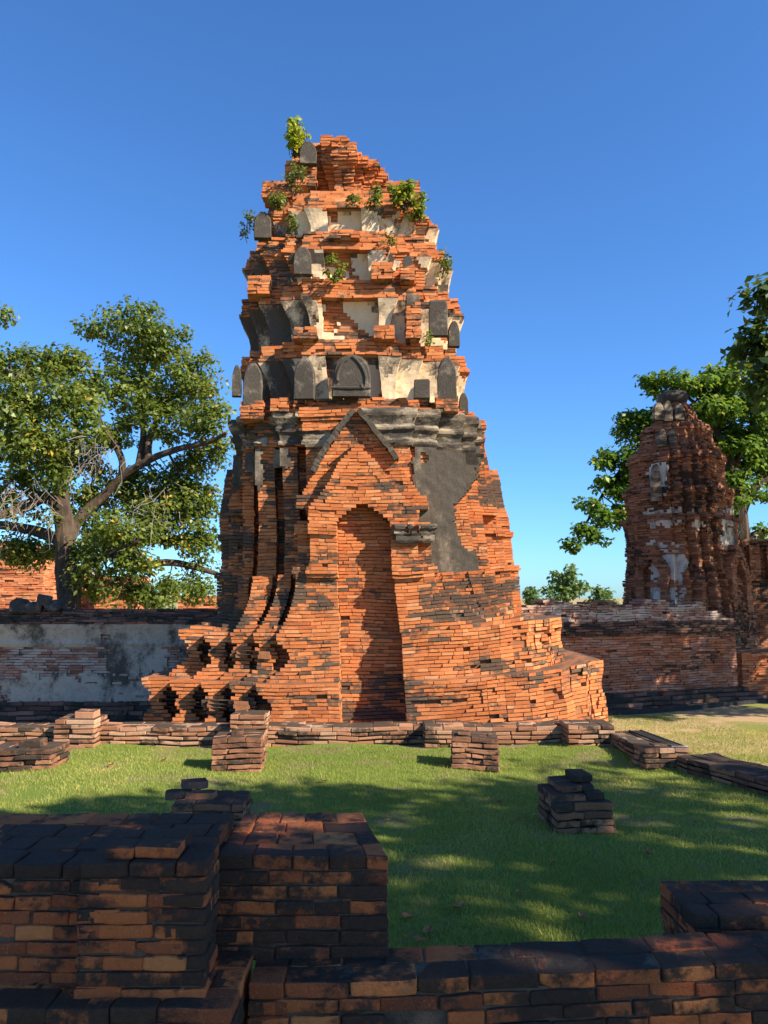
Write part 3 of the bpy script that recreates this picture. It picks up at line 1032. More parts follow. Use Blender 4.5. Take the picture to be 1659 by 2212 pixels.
ANTE = [(545, 780, 872, 42, 12.72, 'point'), (657, 768, 858, 45, 12.58, 'point'), (911, 815, 856, 36, 12.50, 'block'),
        (965, 767, 858, 42, 12.74, 'point'), (511, 785, 852, 20, 13.2, 'point'), (1001, 845, 892, 20, 13.3, 'point'),
        (946, 645, 722, 42, 12.80, 'block'), (980, 690, 745, 25, 13.1, 'point'), (653, 530, 590, 38, 12.74, 'point'),
        (567, 455, 512, 36, 13.15, 'point'), (665, 303, 352, 34, 13.55, 'point'), (880, 550, 580, 22, 12.8, 'point'), (891, 633, 655, 30, 12.72, 'block')]
for (a, b, c, d, e, st) in ANTE:
    slab('antefix', a, b, c, d, e, M['stone'], tower, st, yaw=R.uniform(-.1, .1))
slab('antefix', 759, 765, 853, 84, 12.52, M['stone'], tower, 'arch', .16, True)
# brick pedestal blocks on the ledges
for pxc, y0, y1, wpx, Y in ((893, 655, 727, 30, 12.72), (545, 868, 900, 50, 12.72), (605, 862, 884, 40, 12.66), (560, 598, 632, 46, 13.0), (825, 570, 600, 44, 12.72), (880, 575, 602, 30, 12.8), (965, 855, 885, 48, 12.75), (830, 705, 728, 44, 12.66), (660, 708, 728, 48, 12.66), (745, 500, 512, 60, 12.85), (875, 395, 432, 60, 13.5), (600, 395, 425, 60, 13.5), (650, 352, 400, 60, 13.75)):
    c1 = P(pxc, y1, Y); c0 = P(pxc, y0, Y); w = wpx*math.hypot(Y, c1[2]-2)/FPX
    mb = MB()
    wall(mb, c1[0]-w/2, c1[0]+w/2, Y-.07, Y+.35, c1[2]-.05, c0[2], .055, 0, None, vis=lambda p, n: n[1] < .5, jit=.012, vj=.006)
    mb.build('brick_block', M['brick_top'], tower)

# ------------------------------------------------------------------ low walls of the lawn
def rot_tf(cx, cy, a):
    c, s = math.cos(a), math.sin(a)
    def f(V):
        V = np.asarray(V, float)
        x, y = V[:, 0] - cx, V[:, 1] - cy
        return np.stack([cx + x*c - y*s, cy + x*s + y*c, V[:, 2] + .008*np.sin(V[:, 0]*3.1) + .006*np.sin(V[:, 0]*7.7 + 1)], 1)
    return f
low = empty('low_brick_wall', (-.5, 10.8, 0), 'long low brick wall running along the foot of the tower', 'low wall')
mb = MB()
tfw = rot_tf(-3, 10.8, .012)
kw = dict(L=(.20, .36), vj=.008, jit=.010, D=.2, rough=1.0, gap=.010)
def front_vis(p, n): return n[1] < .9
wall(mb, -10, 3.15, 10.75, 11.20, -.06, .235, .060, 1, tfw, vis=front_vis, **kw)
mb.build('wall_course', M['brick_low'], low)
for px, wpx, y0, y1, Y in ((158, 86, 1555, 1612, 10.5), (533, 74, 1545, 1612, 10.48), (960, 84, 1568, 1610, 10.52), (1278, 100, 1566, 1609, 10.50)):
    x = P(px, y1, Y)[0]; w = wpx*Y/FPX; zt = P(px, y0, Y)[2]
    mb = MB()
    wall(mb, x - w/2, x + w/2, Y, Y + .5, -.06, zt, .060, 1, None, vis=front_vis, **kw)
    if px == 158:
        wall(mb, x - .05, x + .22, Y + .1, Y + .35, zt, zt + .09, .08, 1, None, vis=front_vis, **kw)
    mb.build('pier', M['brick_low'], low)
# right-hand low wall, stepping towards the viewer
rw = empty('low_brick_wall', (3.9, 9, 0), 'low brick wall at the right edge of the lawn, half sunlit and half shaded', 'low wall')
def seg(x0, y0, x1, y1, wd_, z1, name, parent, mat, zb=-.06, hh=.060, **k):
    mb = MB()
    le = math.hypot(x1-x0, y1-y0); a = math.atan2(y1-y0, x1-x0)
    wall(mb, x0, x0 + le, y0, y0 + wd_, zb, z1, hh, 1, rot_tf(x0, y0, a), **k)
    return mb.build(name, mat, parent)
kk = dict(L=(.22, .38), vj=.008, jit=.010, D=.18, rough=1.0, gap=.010)
seg(3.02, 10.62, 3.06, 9.35, .40, .21, 'wall_course', rw, M['brick_low'], **kk)
seg(3.03, 9.62, 3.06, 9.28, .56, .235, 'pier', rw, M['brick_low'], **kk)
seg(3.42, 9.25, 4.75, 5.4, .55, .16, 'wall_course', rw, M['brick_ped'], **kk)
# drain grate laid on the wall
gr = empty('drain_grate', (3.44, 10, .21), 'narrow dark steel grating lying along the sunlit low wall', 'grate')
p0, p1 = Vector((3.36, 10.55, .225)), Vector((3.52, 9.40, .225))
d = (p1-p0).normalized(); nrm = Vector((-d.y, d.x, 0))
mb = MB()
for s in (-.08, .08):
    tube(mb, [p0 + nrm*s, p1 + nrm*s], .014, .014, 4)
mb.build('rail', M['tarp'], gr)
mb = MB()
for k in range(22):
    q = p0 + d*(.03 + k*.051)
    tube(mb, [q - nrm*.075, q + nrm*.075], .007, .008, 4)
mb.build('bar', M['tarp'], gr)
mb = MB(); tube(mb, [p1 - nrm*.10, p1 + nrm*.10], .018, .018, 4); mb.build('end_plate', M['steel'], gr)

# ------------------------------------------------------------------ pedestals on the lawn
def pedestal(px, py, Y, w, dpt, hgt, label, rot=0., layers=(), mat='brick_ped', hh=.060):
    x = P(px, py, Y)[0]
    o = empty('brick_pedestal', (x, Y, 0), label, 'pedestal', 'brick pillar stumps on the lawn')
    mb = MB()
    tf = rot_tf(x, Y, rot)
    k = dict(L=(.2, .34), vj=.007, jit=.007, D=.17, rough=1.0, gap=.008)
    wall(mb, x - w/2, x + w/2, Y, Y + dpt, -.05, hgt, hh, 2, tf, **k)
    for (a0, a1, b0, b1, z0, z1) in layers:
        wall(mb, x + a0, x + a1, Y + b0, Y + b1, z0, z1, max(.05, z1-z0), 2, tf, **k)
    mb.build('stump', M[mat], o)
    return o
pedestal(510, 1665, 9.15, .58, .50, .37, 'square brown brick stump in front of the tower, left of the niche', .05, ((-.1, .05, .15, .3, .37, .43),))
pedestal(1027, 1662, 9.15, .54, .48, .38, 'square sunlit-topped brick stump in front of the tower, right of the niche', -.08, ((-.2, -.05, .05, .2, .38, .42),))
pedestal(35, 1668, 9.1, .78, .55, .25, 'low stump with one loose brick on top, cut by the left edge', .0, ((-.05, .22, .12, .3, .25, .34),))
pedestal(1266, 1806, 6.72, .50, .52, .27, 'tall stepped black-topped brick stump standing alone on the shaded grass', .11, ((-.26, .20, .06, .50, .27, .33), (-.17, .14, .14, .48, .335, .39), (-.02, .15, .2, .45, .395, .455)))
pedestal(446, 1770, 6.6, .60, .50, .28, 'dark stump with loose bricks piled on top, behind the foreground wall', .04)
def loose(px, py, Y, half, rot, label, mat, z=None):
    p = P(px, py, Y)
    o = MB()
    brick(o, (p[0], p[1], p[2] if z is None else z), (math.cos(rot), math.sin(rot)), np.array(half), R.random(), 2, .006)
    ob = o.build('loose_brick', mat)
    return tag(ob, label, 'brick', 'loose bricks piled on the stump')
loose(435, 1, 6.85, (.11, .07, .03), .2, 'blackened loose brick lying at the left of the pile', M['brick_black'], .315)
loose(478, 1, 6.82, (.12, .07, .028), -.1, 'reddish loose brick lying at the right of the pile', M['brick_shade'], .313)
loose(465, 1, 6.95, (.11, .07, .03), .35, 'blackened loose brick topmost on the pile', M['brick_black'], .378)

# ------------------------------------------------------------------ foreground wall
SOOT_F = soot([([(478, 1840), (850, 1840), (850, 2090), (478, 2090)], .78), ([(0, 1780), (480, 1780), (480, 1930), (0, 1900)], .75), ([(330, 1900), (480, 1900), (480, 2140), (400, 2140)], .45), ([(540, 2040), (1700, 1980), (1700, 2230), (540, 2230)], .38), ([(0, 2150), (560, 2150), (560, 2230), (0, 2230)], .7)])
fw = empty('foreground_brick_wall', (-.9, 2.8, 0), 'dark weathered brick wall close to the viewer with a projecting pilaster', 'brick wall')
nk = dict(L=(.11, .20), vj=.0036, jit=.0025, D=.13, rough=.5, gap=.004, inset=.011, miss=0.)
mb = MB()
wall(mb, -2.3, -.58, 2.52, 3.10, .80, 1.165, .0455, 2, None, vis=front_vis, **nk)
mb.build('upper_wall', M['brick_near'], fw, stain=SOOT_F)
mb = MB()
wall(mb, -.925, -.535, 2.43, 2.62, .80, 1.20, .0445, 2, None, top=True, vis=front_vis, **nk)
wall(mb, -.86, -.63, 2.46, 2.66, 1.20, 1.235, .04, 2, None, top=True, vis=front_vis, **nk)
mb.build('pilaster', M['brick_near'], fw, stain=SOOT_F)
def taper(V):
    V = np.asarray(V, float).copy()
    t = np.clip((V[:, 0] + .58)/.6, 0, 1)
    V[:, 0] -= t*(V[:, 1] - 2.74)*.20
    return V
mb = MB()
wall(mb, -.572, .015, 2.74, 3.27, .78, 1.122, .0475, 2, taper, vis=front_vis, **nk)
mb.build('end_block', M['brick_near'], fw, stain=SOOT_F)
mb = MB()
wall(mb, -2.3, -.44, 2.37, 2.74, .45, .815, .0455, 2, None, vis=front_vis, **nk)
mb.build('footing', M['brick_near'], fw, stain=SOOT_F)
def rise(V):
    V = np.asarray(V, float).copy()
    V[:, 2] += np.clip(V[:, 0], 0, 3)*.022
    V[:, 1] += np.clip(V[:, 0], -1, 3)*.05
    return V
mb = MB()
wall(mb, -.43, 2.6, 2.585, 2.82, .45, .79, .0485, 2, rise, vis=front_vis, **dict(nk, L=(.12, .25)))
mb.build('lower_wall', M['brick_near'], fw, stain=SOOT_F)
mb = MB()
wall(mb, 1.13, 2.6, 2.95, 3.30, .45, .845, .0485, 2, taper if False else None, vis=front_vis, **dict(nk, L=(.12, .25)))
mb.build('pier', M['brick_near'], fw, stain=lambda C: np.full(len(C), .4))

# ------------------------------------------------------------------ plastered enclosure wall on the left
lw = empty('plastered_wall', (-7, 18.2, -.55), 'shaded brick boundary wall with peeling grey plaster, left of the tower', 'boundary wall')
mb = MB()
WV = lambda p, n: n[1] < -.5
wall(mb, -15, -1.5, 18.0, 18.7, -.85, 1.36, .062, 0, None, top=False, vis=WV, L=(.2, .34), vj=.005, jit=.012)
mb.build('brick_face', M['brick_pale'], lw)
mb = MB()
for k in range(6):
    wall(mb, -15, -1.5, 17.84 + k*.05, 18.8 - k*.05, 1.38 + k*.056, 1.38 + (k+1)*.056, .056, 0, rot_tf(-7, 18.0, 0), top=False, vis=WV, L=(.2, .38), vj=.010, jit=.02, miss=.05)
mb.build('wall_coping', M['brick_black'], lw)
mb = MB()
for k in range(5):
    wall(mb, -15, -1.5, 17.6 + k*.08, 18.1, -.85 + k*.095, -.85 + (k+1)*.095, .085, 0, rot_tf(-7, 18.0, 0), top=False, vis=WV, L=(.25, .5), vj=.010, jit=.02)
mb.build('wall_footing', M['brick_black'], lw)
mb = MB()
prof = [(.86, .03), (.90, .06), (.94, .06), (.96, .03), (1.14, .05), (1.20, .10), (1.24, .08), (1.34, .14), (1.38, .14)]
def wring(d): return [(-15, 18.0 - d), (-1.5, 18.0 - d), (-1.5, 18.7), (-15, 18.7)]
def wvis(C, N): return N[:, 1] < -.5
shell(mb, [(wring(d), z) for z, d in prof], .07, .03, .008, lambda Wc, C: wob(Wc, 1.4, 2) + .5*wob(Wc, 5, 0) < 1.0, None, .5, wvis)
mb.build('wall_moulding', M['wall_plaster'], lw)
mb = MB()
pr = [[(222, 1388), (362, 1388), (355, 1425), (345, 1445), (330, 1450), (320, 1470), (285, 1462), (240, 1455), (222, 1430)],
      [(0, 1475), (30, 1465), (120, 1462), (200, 1455), (290, 1470), (420, 1462), (460, 1520), (0, 1524)],
      [(360, 1385), (470, 1385), (470, 1400), (365, 1400)]]
shell(mb, [(wring(.03), -.5), (wring(.03), .3), (wring(.03), .88)], .07, .035, .012, px_mask(pr, 20), None, .5, wvis)
mb.build('wall_plaster', M['wall_plaster'], lw)
# broken carved lump on the coping
mb = MB()
for k in range(5):
    p = P(38 + 20*k, 1318, 18.1)
    V, F = grid_box((.17, .18, .10), .06, (3, 3, 3))
    V = V + np.stack([wob(V + k*3, 9, 0), wob(V + k*5, 9, 1), wob(V + k, 9, 2)], 1)*.09
    mb.add(V + np.array([p[0], p[1], p[2] + .12*R.random() + (.12 if k == 3 else 0)]), F)
mb.build('coping_fragment', M['stone'], lw)

# ------------------------------------------------------------------ enclosure wall on the right
er = empty('brick_boundary_wall', (6, 18.5, -.55), 'shaded red-brown brick boundary wall right of the tower with a black stained ledge', 'boundary wall')
A0 = (2.2, 17.3); A1 = (9.0, 19.9)
ang = math.atan2(A1[1]-A0[1], A1[0]-A0[0]); LE = math.hypot(A1[0]-A0[0], A1[1]-A0[1])
tr = rot_tf(A0[0], A0[1], ang)
mb = MB()
wall(mb, A0[0], A0[0] + LE, A0[1], A0[1] + .8, -.6, 1.30, .060, 0, tr, top=False, vis=lambda p, n: n[1] < .5, L=(.2, .34), vj=.005, jit=.010)
mb.build('brick_face', M['brick_wall'], er)
mb = MB()
for k, o in enumerate((.05, .12, .12, .06, 0, 0)):
    wall(mb, A0[0], A0[0] + LE + .04, A0[1] - o, A0[1] + .8, 1.08 + k*.058, 1.08 + (k+1)*.058 - .002, .056, 0, tr, top=False, vis=lambda p, n: n[1] < .5, L=(.2, .38), vj=.008, jit=.014)
mb.build('wall_ledge', M['brick_black'], er)
mb = MB()
def kp(x, y, z):
    s = (x - A0[0])/LE
    top = 1.86 + .07*math.sin(s*31) + .05*math.sin(s*83)
    if s > .80: top -= (s - .80)*2.1
    return z < top - .04
nz = 0; z = 1.42
while z < 1.98:
    course(mb, rect(A0[0], A0[0] + LE, A0[1] + .02, A0[1] + .75), z, .058, tr, vis=lambda p, n: n[1] < .5, keep=kp, core=z < 1.45, D=.5, jit=.012, vj=.008)
    z += .058
mb.build('wall_parapet', M['brick_pale'], er)
mb = MB()
for k in range(4):
    wall(mb, A0[0], A0[0] + LE + .5 - k*.1, A0[1] - .62 + k*.15, A0[1] + .1, -.62 + k*.09, -.62 + (k+1)*.09, .09, 0, tr, top=False, vis=lambda p, n: n[1] < .5, L=(.3, .6), vj=.014, jit=.02)
mb.build('wall_footing', M['brick_black'], er)
# black plastic edging on the ground in front of it
mb = MB()
pts = [P(1305, 1538, 17.0), P(1400, 1534, 17.4), P(1500, 1528, 17.9), P(1590, 1520, 18.6), P(1700, 1512, 19.4)]
pts = [(a, b, -.53) for a, b, c in pts]
for (a, b, c), (a2, b2, c2) in zip(pts, pts[1:]):
    mb.add([(a, b, -.56), (a2, b2, -.56), (a2, b2 + .10, -.56), (a, b + .10, -.56), (a, b, -.46), (a2, b2, -.46), (a2, b2 + .10, -.46), (a, b + .10, -.46)], BOXF)
tag(mb.build('ground_edging', M['tarp']), 'black edging strip on the ground before the shaded right wall', 'edging')

# sunlit block and dark ruin at the far right
bl = empty('brick_platform', (10.3, 20.5, -.5), 'low sunlit orange brick platform beside the shaded wall end', 'brick platform')
mb = MB()
x0 = P(1604, 1450, 20.2)[0]
wall(mb, x0, x0 + 3, 20.2, 22.0, -.6, .50, .062, 0, rot_tf(x0, 20.2, .05), vis=lambda p, n: n[1] < .5, jit=.010)
wall(mb, x0 - .04, x0 + 3, 20.14, 22.0, .50, .56, .06, 0, rot_tf(x0, 20.2, .05), vis=lambda p, n: n[1] < .5, jit=.010)
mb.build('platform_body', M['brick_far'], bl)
rr = empty('brick_ruin', (11.5, 24, -.5), 'dark red stepped brick ruin at the right edge behind the platform', 'ruin')
mb = MB()
x0 = P(1592, 1300, 23.5)[0]
wall(mb, x0, x0 + 4, 23.5, 26, -.6, 2.3, .064, 0, None, vis=lambda p, n: n[1] < .5, jit=.012)
wall(mb, x0 + .1, x0 + 4, 23.7, 26, 2.3, 2.5, .064, 0, None, vis=lambda p, n: n[1] < .5, jit=.012)
wall(mb, x0 + .38, x0 + 4, 23.8, 26, 2.5, 3.8, .064, 0, None, vis=lambda p, n: n[1] < .5, jit=.016)
for k in range(3):
    xx = x0 + .5 + k*.55
    wall(mb, xx, xx + .32, 23.6, 24, 2.5, 3.6, .064, 0, None, vis=lambda p, n: n[1] < .5, jit=.012)
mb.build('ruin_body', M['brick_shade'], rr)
ch = empty('brick_spire', (13, 30, -.5), 'thin sunlit brick spire seen behind the broad-leaved tree trunk', 'spire')
mb = MB()
z = -.5
while z < P(1617, 1115, 30)[2]:
    q = P(1614 - (z-2)*1.2, 1200, 30)
    w = .62 - .05*z
    course(mb, rect(q[0]-w/2, q[0]+w/2, 30, 30 + w), z, .075, None, vis=lambda p, n: n[1] < .5, jit=.02, vj=.012)
    z += .075
mb.build('spire_body', M['brick_far'], ch)

# ------------------------------------------------------------------ smaller leaning tower on the right
t2 = empty('brick_tower', (9.1, 23, -.5), 'smaller shaded brick tower with pale plaster patches behind the right wall', 'ruined tower')
Y2 = 23.6
C2 = P(1478, 1300, Y2)
A2 = math.radians(38)
def W2(V):
    V = np.asarray(V, float)
    c, s = math.cos(A2), math.sin(A2)
    z = V[:, 2]
    x = V[:, 0]*c - V[:, 1]*s; y = V[:, 0]*s + V[:, 1]*c
    return np.stack([C2[0] + x + .0*z - .010*(z-2)**1 + .05*np.sin(z*.9), Y2 + y, z + .012*np.sin(x*3)], 1)
S2X, S2Y = [.52, .78, 1.02, 1.20, 1.32], [1.32, 1.20, 1.02, .78, .52]
tz = [P(1478, y, Y2 - 1.2)[2] for y in (1310, 1185, 1135, 1060, 960, 905, 872, 848)]
prof2 = [(-.5, 1.42), (tz[0], 1.30), (tz[1], 1.12), (tz[2], 1.16), (tz[2] + .15, 1.20), (tz[2] + .3, 1.05), (tz[3] - .2, 1.10), (tz[3], 1.15), (tz[3] + .15, .98), (tz[4] - .35, .98), (tz[4] - .1, .92), (tz[4] + .1, .78), (tz[5] - .2, .70), (tz[5], .60), (tz[5] + .1, .46), (tz[6], .38), (tz[7], .18)]
mb = MB()
z = .2
while z < tz[7]:
    s = interp(prof2, z)
    lip = .05 if abs(math.sin(z*3.3)) > .93 else 0
    po = offset(plan([x*s for x in S2X], [y*s for y in S2Y]), lip)
    course(mb, po, z, .072, W2, jit=.022, vis=lambda p, n: n[1] < .8, ero=lambda x, y, z: .3, vj=.010, D=.2, L=(.22, .4))
    z += .072
# porches with an arched recess
for a, hw in ((0, .52), (math.pi/2, .5), (-math.pi/2, .52)):
    c, s = math.cos(a), math.sin(a)
    tf = lambda V, c=c, s=s: W2(np.stack([V[:, 0]*c - V[:, 1]*s, V[:, 0]*s + V[:, 1]*c, V[:, 2]], 1))
    z = .2
    zt = tz[1] + .1
    while z < zt:
        q = (z - tz[0])/(zt - tz[0])
        w = .27 if q < .55 else max(0, .27*(1 - (q - .55)/.22))
        g = hw if q < .62 else hw*max(.05, 1 - (q - .62)/.40)
        po = [(-g, -1.1), (-g, -1.78), (g, -1.78), (g, -1.1)]
        if w > .02 and g > w + .05: po = notch(po, w, -1.52)
        course(mb, po, z, .072, tf, jit=.02, vis=lambda p, n: n[1] < .8, ero=lambda x, y, z: .3, vj=.010, L=(.22, .4))
        z += .072
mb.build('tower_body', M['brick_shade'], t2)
mb = MB()
rg = []
for k in range(26):
    z = tz[0] - .2 + (tz[4] - tz[0])*k/25
    s = interp(prof2, z)
    rg.append((offset(plan([x*s for x in S2X], [y*s for y in S2Y]), .035), z))
pr = [[(1395, 1175), (1480, 1175), (1476, 1298), (1405, 1298), (1412, 1230)], [(1395, 1100), (1475, 1095), (1470, 1130), (1400, 1140)],
      [(1420, 960), (1470, 945), (1480, 975), (1425, 985)], [(1405, 1000), (1440, 1000), (1440, 1070), (1410, 1075)], [(1560, 1100), (1590, 1100), (1590, 1190), (1555, 1190)], [(1490, 1110), (1515, 1100), (1515, 1135), (1490, 1135)]]
shell(mb, rg, .08, .06, .02, px_mask(pr, 8), W2, .5, lambda C, N: N[:, 1] < .8)
mb.build('tower_plaster', plaster_mat('pale_tower_plaster', (.66, .60, .52), (.07, .065, .06), amount=.40, scale=1.4, streak=.35, brickf=.4), t2)
for k, (px, y0, y1, w) in enumerate(((1422, 868, 905, 22), (1442, 864, 908, 20), (1466, 870, 906, 20), (1430, 925, 962, 18), (1452, 925, 962, 18), (1418, 1000, 1080, 20))):
    slab('antefix', px, y0, y1, w, Y2 - (.72 if y0 < 900 else 1.0 if y0 < 950 else 1.35), M['moulding'], t2, 'point', .2)
mb = MB()
q = P(1452, 862, Y2)
V, F = grid_box((.42, .42, .22), .2, (4, 4, 3))
mb.add(V + np.array(q), F)
mb.build('dome_cap', M['stone'], t2, True)

# ------------------------------------------------------------------ brick building behind the left wall
lb = empty('brick_building', (-16, 31, -.5), 'sunlit orange brick temple base behind the left wall and tree', 'ruin')
mb = MB()
x1 = P(128, 1250, 30)[0]
zt = P(60, 1170, 30)[2]
for k in range(5):
    wall(mb, x1 - 9, x1 - .35*k*k*.3, 30 + .25*k, 36, -.6 + k*(zt + .6)/5, -.6 + (k+1)*(zt + .6)/5, .085, 0, None, top=False, vis=lambda p, n: n[1] < .5, jit=.02, vj=.01, L=(.3, .5))
mb.build('building_body', M['brick_far'], lb)
lb2 = empty('brick_stump', (-11, 33, -.5), 'low sunlit brick ruin between the tree trunk and the tower', 'ruin')
mb = MB()
for (pa, pb, yt, Y) in ((205, 300, 1245, 33), (385, 500, 1288, 34)):
    xa, xb = P(pa, 1280, Y)[0], P(pb, 1280, Y)[0]
    wall(mb, xa, xb, Y, Y + 1.5, -.6, P(pa, yt, Y)[2], .085, 0, None, vis=lambda p, n: n[1] < .5, jit=.03, vj=.012, L=(.3, .5))
mb.build('stump_body', M['brick_far'], lb2)

# ------------------------------------------------------------------ trees
def leaf_mesh(name, C, rad, per, size, mat, parent, flat=.75, droop=.25):
    """leaves scattered round clump centres"""
    C = np.asarray(C, float); n = len(C)*per
    rad = np.repeat(np.asarray(rad, float), per)
    ctr = np.repeat(C, per, axis=0)
    d = NR.normal(0, 1, (n, 3)); d /= np.linalg.norm(d, axis=1)[:, None]
    rr = NR.uniform(0, 1, n)**.45
    pos = ctr + d*(rr*rad)[:, None]*np.array([1, 1, flat])
    nrm = d*.5 + np.array([0, 0, .7]) + NR.normal(0, .5, (n, 3)); nrm /= np.linalg.norm(nrm, axis=1)[:, None]
    ax = d + NR.normal(0, .8, (n, 3)) + np.array([0, 0, -droop]); ax -= nrm*(ax*nrm).sum(1)[:, None]
    ax /= np.linalg.norm(ax, axis=1)[:, None]
    sd = np.cross(nrm, ax)
    L = size*NR.uniform(.65, 1.25, n)[:, None]; w = L*.30
    V = np.empty((n, 4, 3), np.float32)
    V[:, 0] = pos - ax*L*.5
    V[:, 1] = pos + sd*w + nrm*L*.10
    V[:, 2] = pos + ax*L*.5 - nrm*L*.06
    V[:, 3] = pos - sd*w + nrm*L*.10
    if parent is not None: V -= root_loc(parent).astype(np.float32)
    me = bpy.data.meshes.new(name)
    me.vertices.add(4*n); me.vertices.foreach_set('co', V.ravel())
    me.loops.add(4*n); me.loops.foreach_set('vertex_index', np.arange(4*n, dtype=np.int32))
    me.polygons.add(n); me.polygons.foreach_set('loop_start', np.arange(0, 4*n, 4, dtype=np.int32))
    me.update()
    at = me.attributes.new('rnd', 'FLOAT', 'FACE')
    cl = np.repeat(NR.normal(0, .16, len(C)), per)
    at.data.foreach_set('value', np.clip(.45 + cl + NR.normal(0, .2, n), 0, 1).astype(np.float32))
    me.materials.append(mat)
    me.validate()
    o = bpy.data.objects.new(name, me); COL.objects.link(o)
    o.parent = parent
    return o

def clumps(lobes, dens, rmin, rmax):
    """lobes: (centre, radii); returns clump centres biased to the lobe's outside"""
    C = []; Rr = []
    for c, r in lobes:
        c = np.array(c); r = np.array(r)
        k = max(4, int(dens*(r[0]*r[2] + r[0]*r[1])/1.0))
        for _ in range(k):
            d = NR.normal(0, 1, 3); d /= np.linalg.norm(d)
            q = c + d*r*NR.uniform(.35, 1.05)
            C.append(q); Rr.append(NR.uniform(rmin, rmax))
    return C, Rr

def px_lobe(px, py, rx, ry, Y, rz=None):
    c = P(px, py, Y); k = math.hypot(Y, c[2]-2)/FPX
    return (c, (rx*k, (rz or .5*(rx+ry))*k, ry*k))

def tree(name, label, base, limbs, lobes, dens, cr, per, size, mat, bark=None, twigs=.5, group=None, cat='tree'):
    root = empty(name, base, label, cat, group)
    mb = MB()
    ends = []
    for pts, r0, r1 in limbs:
        sp = spline(pts, 5)
        tube(mb, sp, r0, r1, 9, .5, .07)
        ends += sp[2:]
    C, Rr = clumps(lobes, dens, *cr)
    E = np.array(ends)
    for c in C:
        if R.random() > twigs: continue
        k = int(np.argmin(((E - c)**2).sum(1) + NR.uniform(0, 1.0, len(E))))
        a = E[k]; m = (a + c)/2 + NR.normal(0, .12, 3)*np.linalg.norm(a - c)*.5
        r = .012 + .010*np.linalg.norm(a - c)
        tube(mb, [a, m, c], r, .006, 5)
    mb.build('trunk', bark or M['bark'], root)
    leaf_mesh('crown', C, Rr, per, size, mat, root)
    return root

# the large tree on the left
YL = 23.
def q(px, py, dy=0.): return P(px, py, YL + dy)
limbs = [([q(152, 1345), q(148, 1280), q(143, 1200), q(138, 1130), q(130, 1060), q(122, 1020, -.3)], .38, .21),
         ([q(144, 1190), q(165, 1130, .2), q(215, 1080, .4), q(265, 1030, .3), q(330, 990), q(385, 970, -.2), q(450, 955, -.5), q(490, 935, -.8)], .19, .05),
         ([q(265, 1030, .3), q(262, 990, .2), q(240, 945, 0), q(225, 925, -.2)], .12, .07),
         ([q(320, 995, .1), q(322, 950, .3), q(345, 900, .5), q(355, 870, .6)], .13, .08),
         ([q(300, 1010, .1), q(310, 930, .7), q(300, 840, 1.), q(320, 770, 1.2), q(330, 710, 1.2)], .12, .04),
         ([q(135, 1100), q(100, 1075, -.5), q(60, 1090, -1.), q(10, 1110, -1.5), q(-60, 1120, -2)], .20, .10),
         ([q(142, 1175), q(90, 1150, .6), q(30, 1138, 1), q(-50, 1130, 1.4)], .20, .12),
         ([q(130, 1060), q(160, 980, .8), q(165, 900, 1.2), q(185, 830, 1.4)], .18, .05),
         ([q(125, 1030), q(90, 950, -1.0), q(60, 880, -1.6), q(30, 820, -2.)], .18, .05),
         ([q(150, 1250), q(200, 1215, -.6), q(250, 1190, -1.0), q(300, 1170, -1.2)], .16, .05),
         ([q(300, 1170, 1.5), q(340, 1165, 1.5), q(400, 1165, 2), q(460, 1170, 2.2)], .16, .10),
         ([q(290, 1225, 1.5), q(360, 1215, 1.5), q(420, 1225, 2), q(470, 1240, 2.2)], .14, .08)]
LL = [(275, 700, 80, 38, .5), (200, 705, 38, 18, .2), (345, 750, 80, 55, .8), (405, 800, 60, 60, .6), (300, 790, 75, 60, 1.), (440, 860, 35, 45, .2), (350, 860, 80, 50, .8),
      (275, 880, 40, 45, 1.), (150, 780, 60, 30, -.5), (80, 790, 80, 38, -.8), (10, 790, 60, 40, -1), (180, 840, 50, 40, -.4), (110, 860, 100, 55, -1.4), (30, 880, 70, 60, -1.8),
      (170, 920, 65, 50, -1.), (80, 960, 80, 50, -1.8), (10, 980, 50, 60, -2), (120, 1020, 50, 45, -1.2), (430, 910, 55, 35, -.2), (470, 900, 30, 35, -.4),
      (380, 930, 50, 30, .4), (450, 985, 45, 35, .6), (330, 1050, 70, 45, .9), (385, 1040, 60, 40, 1.), (250, 1060, 55, 45, 1.2), (440, 1060, 40, 35, 1.4),
      (260, 1140, 75, 45, -.8), (330, 1140, 50, 30, .6), (210, 1160, 45, 50, 1.0), (220, 1230, 55, 40, -.6), (290, 1215, 60, 45, -.9), (340, 1270, 45, 30, -.5), (260, 1275, 45, 25, -.6),
      (410, 1110, 60, 45, 1.8), (430, 1190, 50, 55, 1.9), (370, 1160, 45, 25, 1.4), (400, 1270, 55, 30, 2.2), (20, 1060, 40, 40, -.5), (60, 1200, 60, 25, .8), (200, 1000, 40, 40, .8), (150, 980, 70, 45, .4), (70, 1040, 60, 35, -.4), (300, 1090, 60, 35, .9), (190, 1080, 55, 40, .9), (245, 940, 50, 40, .6), (330, 900, 50, 40, .2), (460, 960, 40, 40, .3), (420, 1010, 40, 30, .8), (390, 1100, 50, 40, .8), (260, 1180, 50, 40, .4), (180, 1260, 45, 30, .8), (320, 1110, 45, 30, .2), (30, 930, 60, 40, -1.6), (230, 830, 45, 40, .2), (0, 700, 14, 40, -1), (30, 1180, 60, 20, .8), (105, 1185, 45, 18, .6), (15, 1095, 45, 26, -1.4), (90, 1115, 35, 20, -.6), (300, 1290, 60, 22, -.4), (440, 1280, 35, 30, 2), (205, 1290, 35, 18, .6), (400, 1080, 45, 35, .9), (180, 1190, 40, 35, .2)]
lobes = [px_lobe(a, b, c, d, YL + e) for a, b, c, d, e in LL]
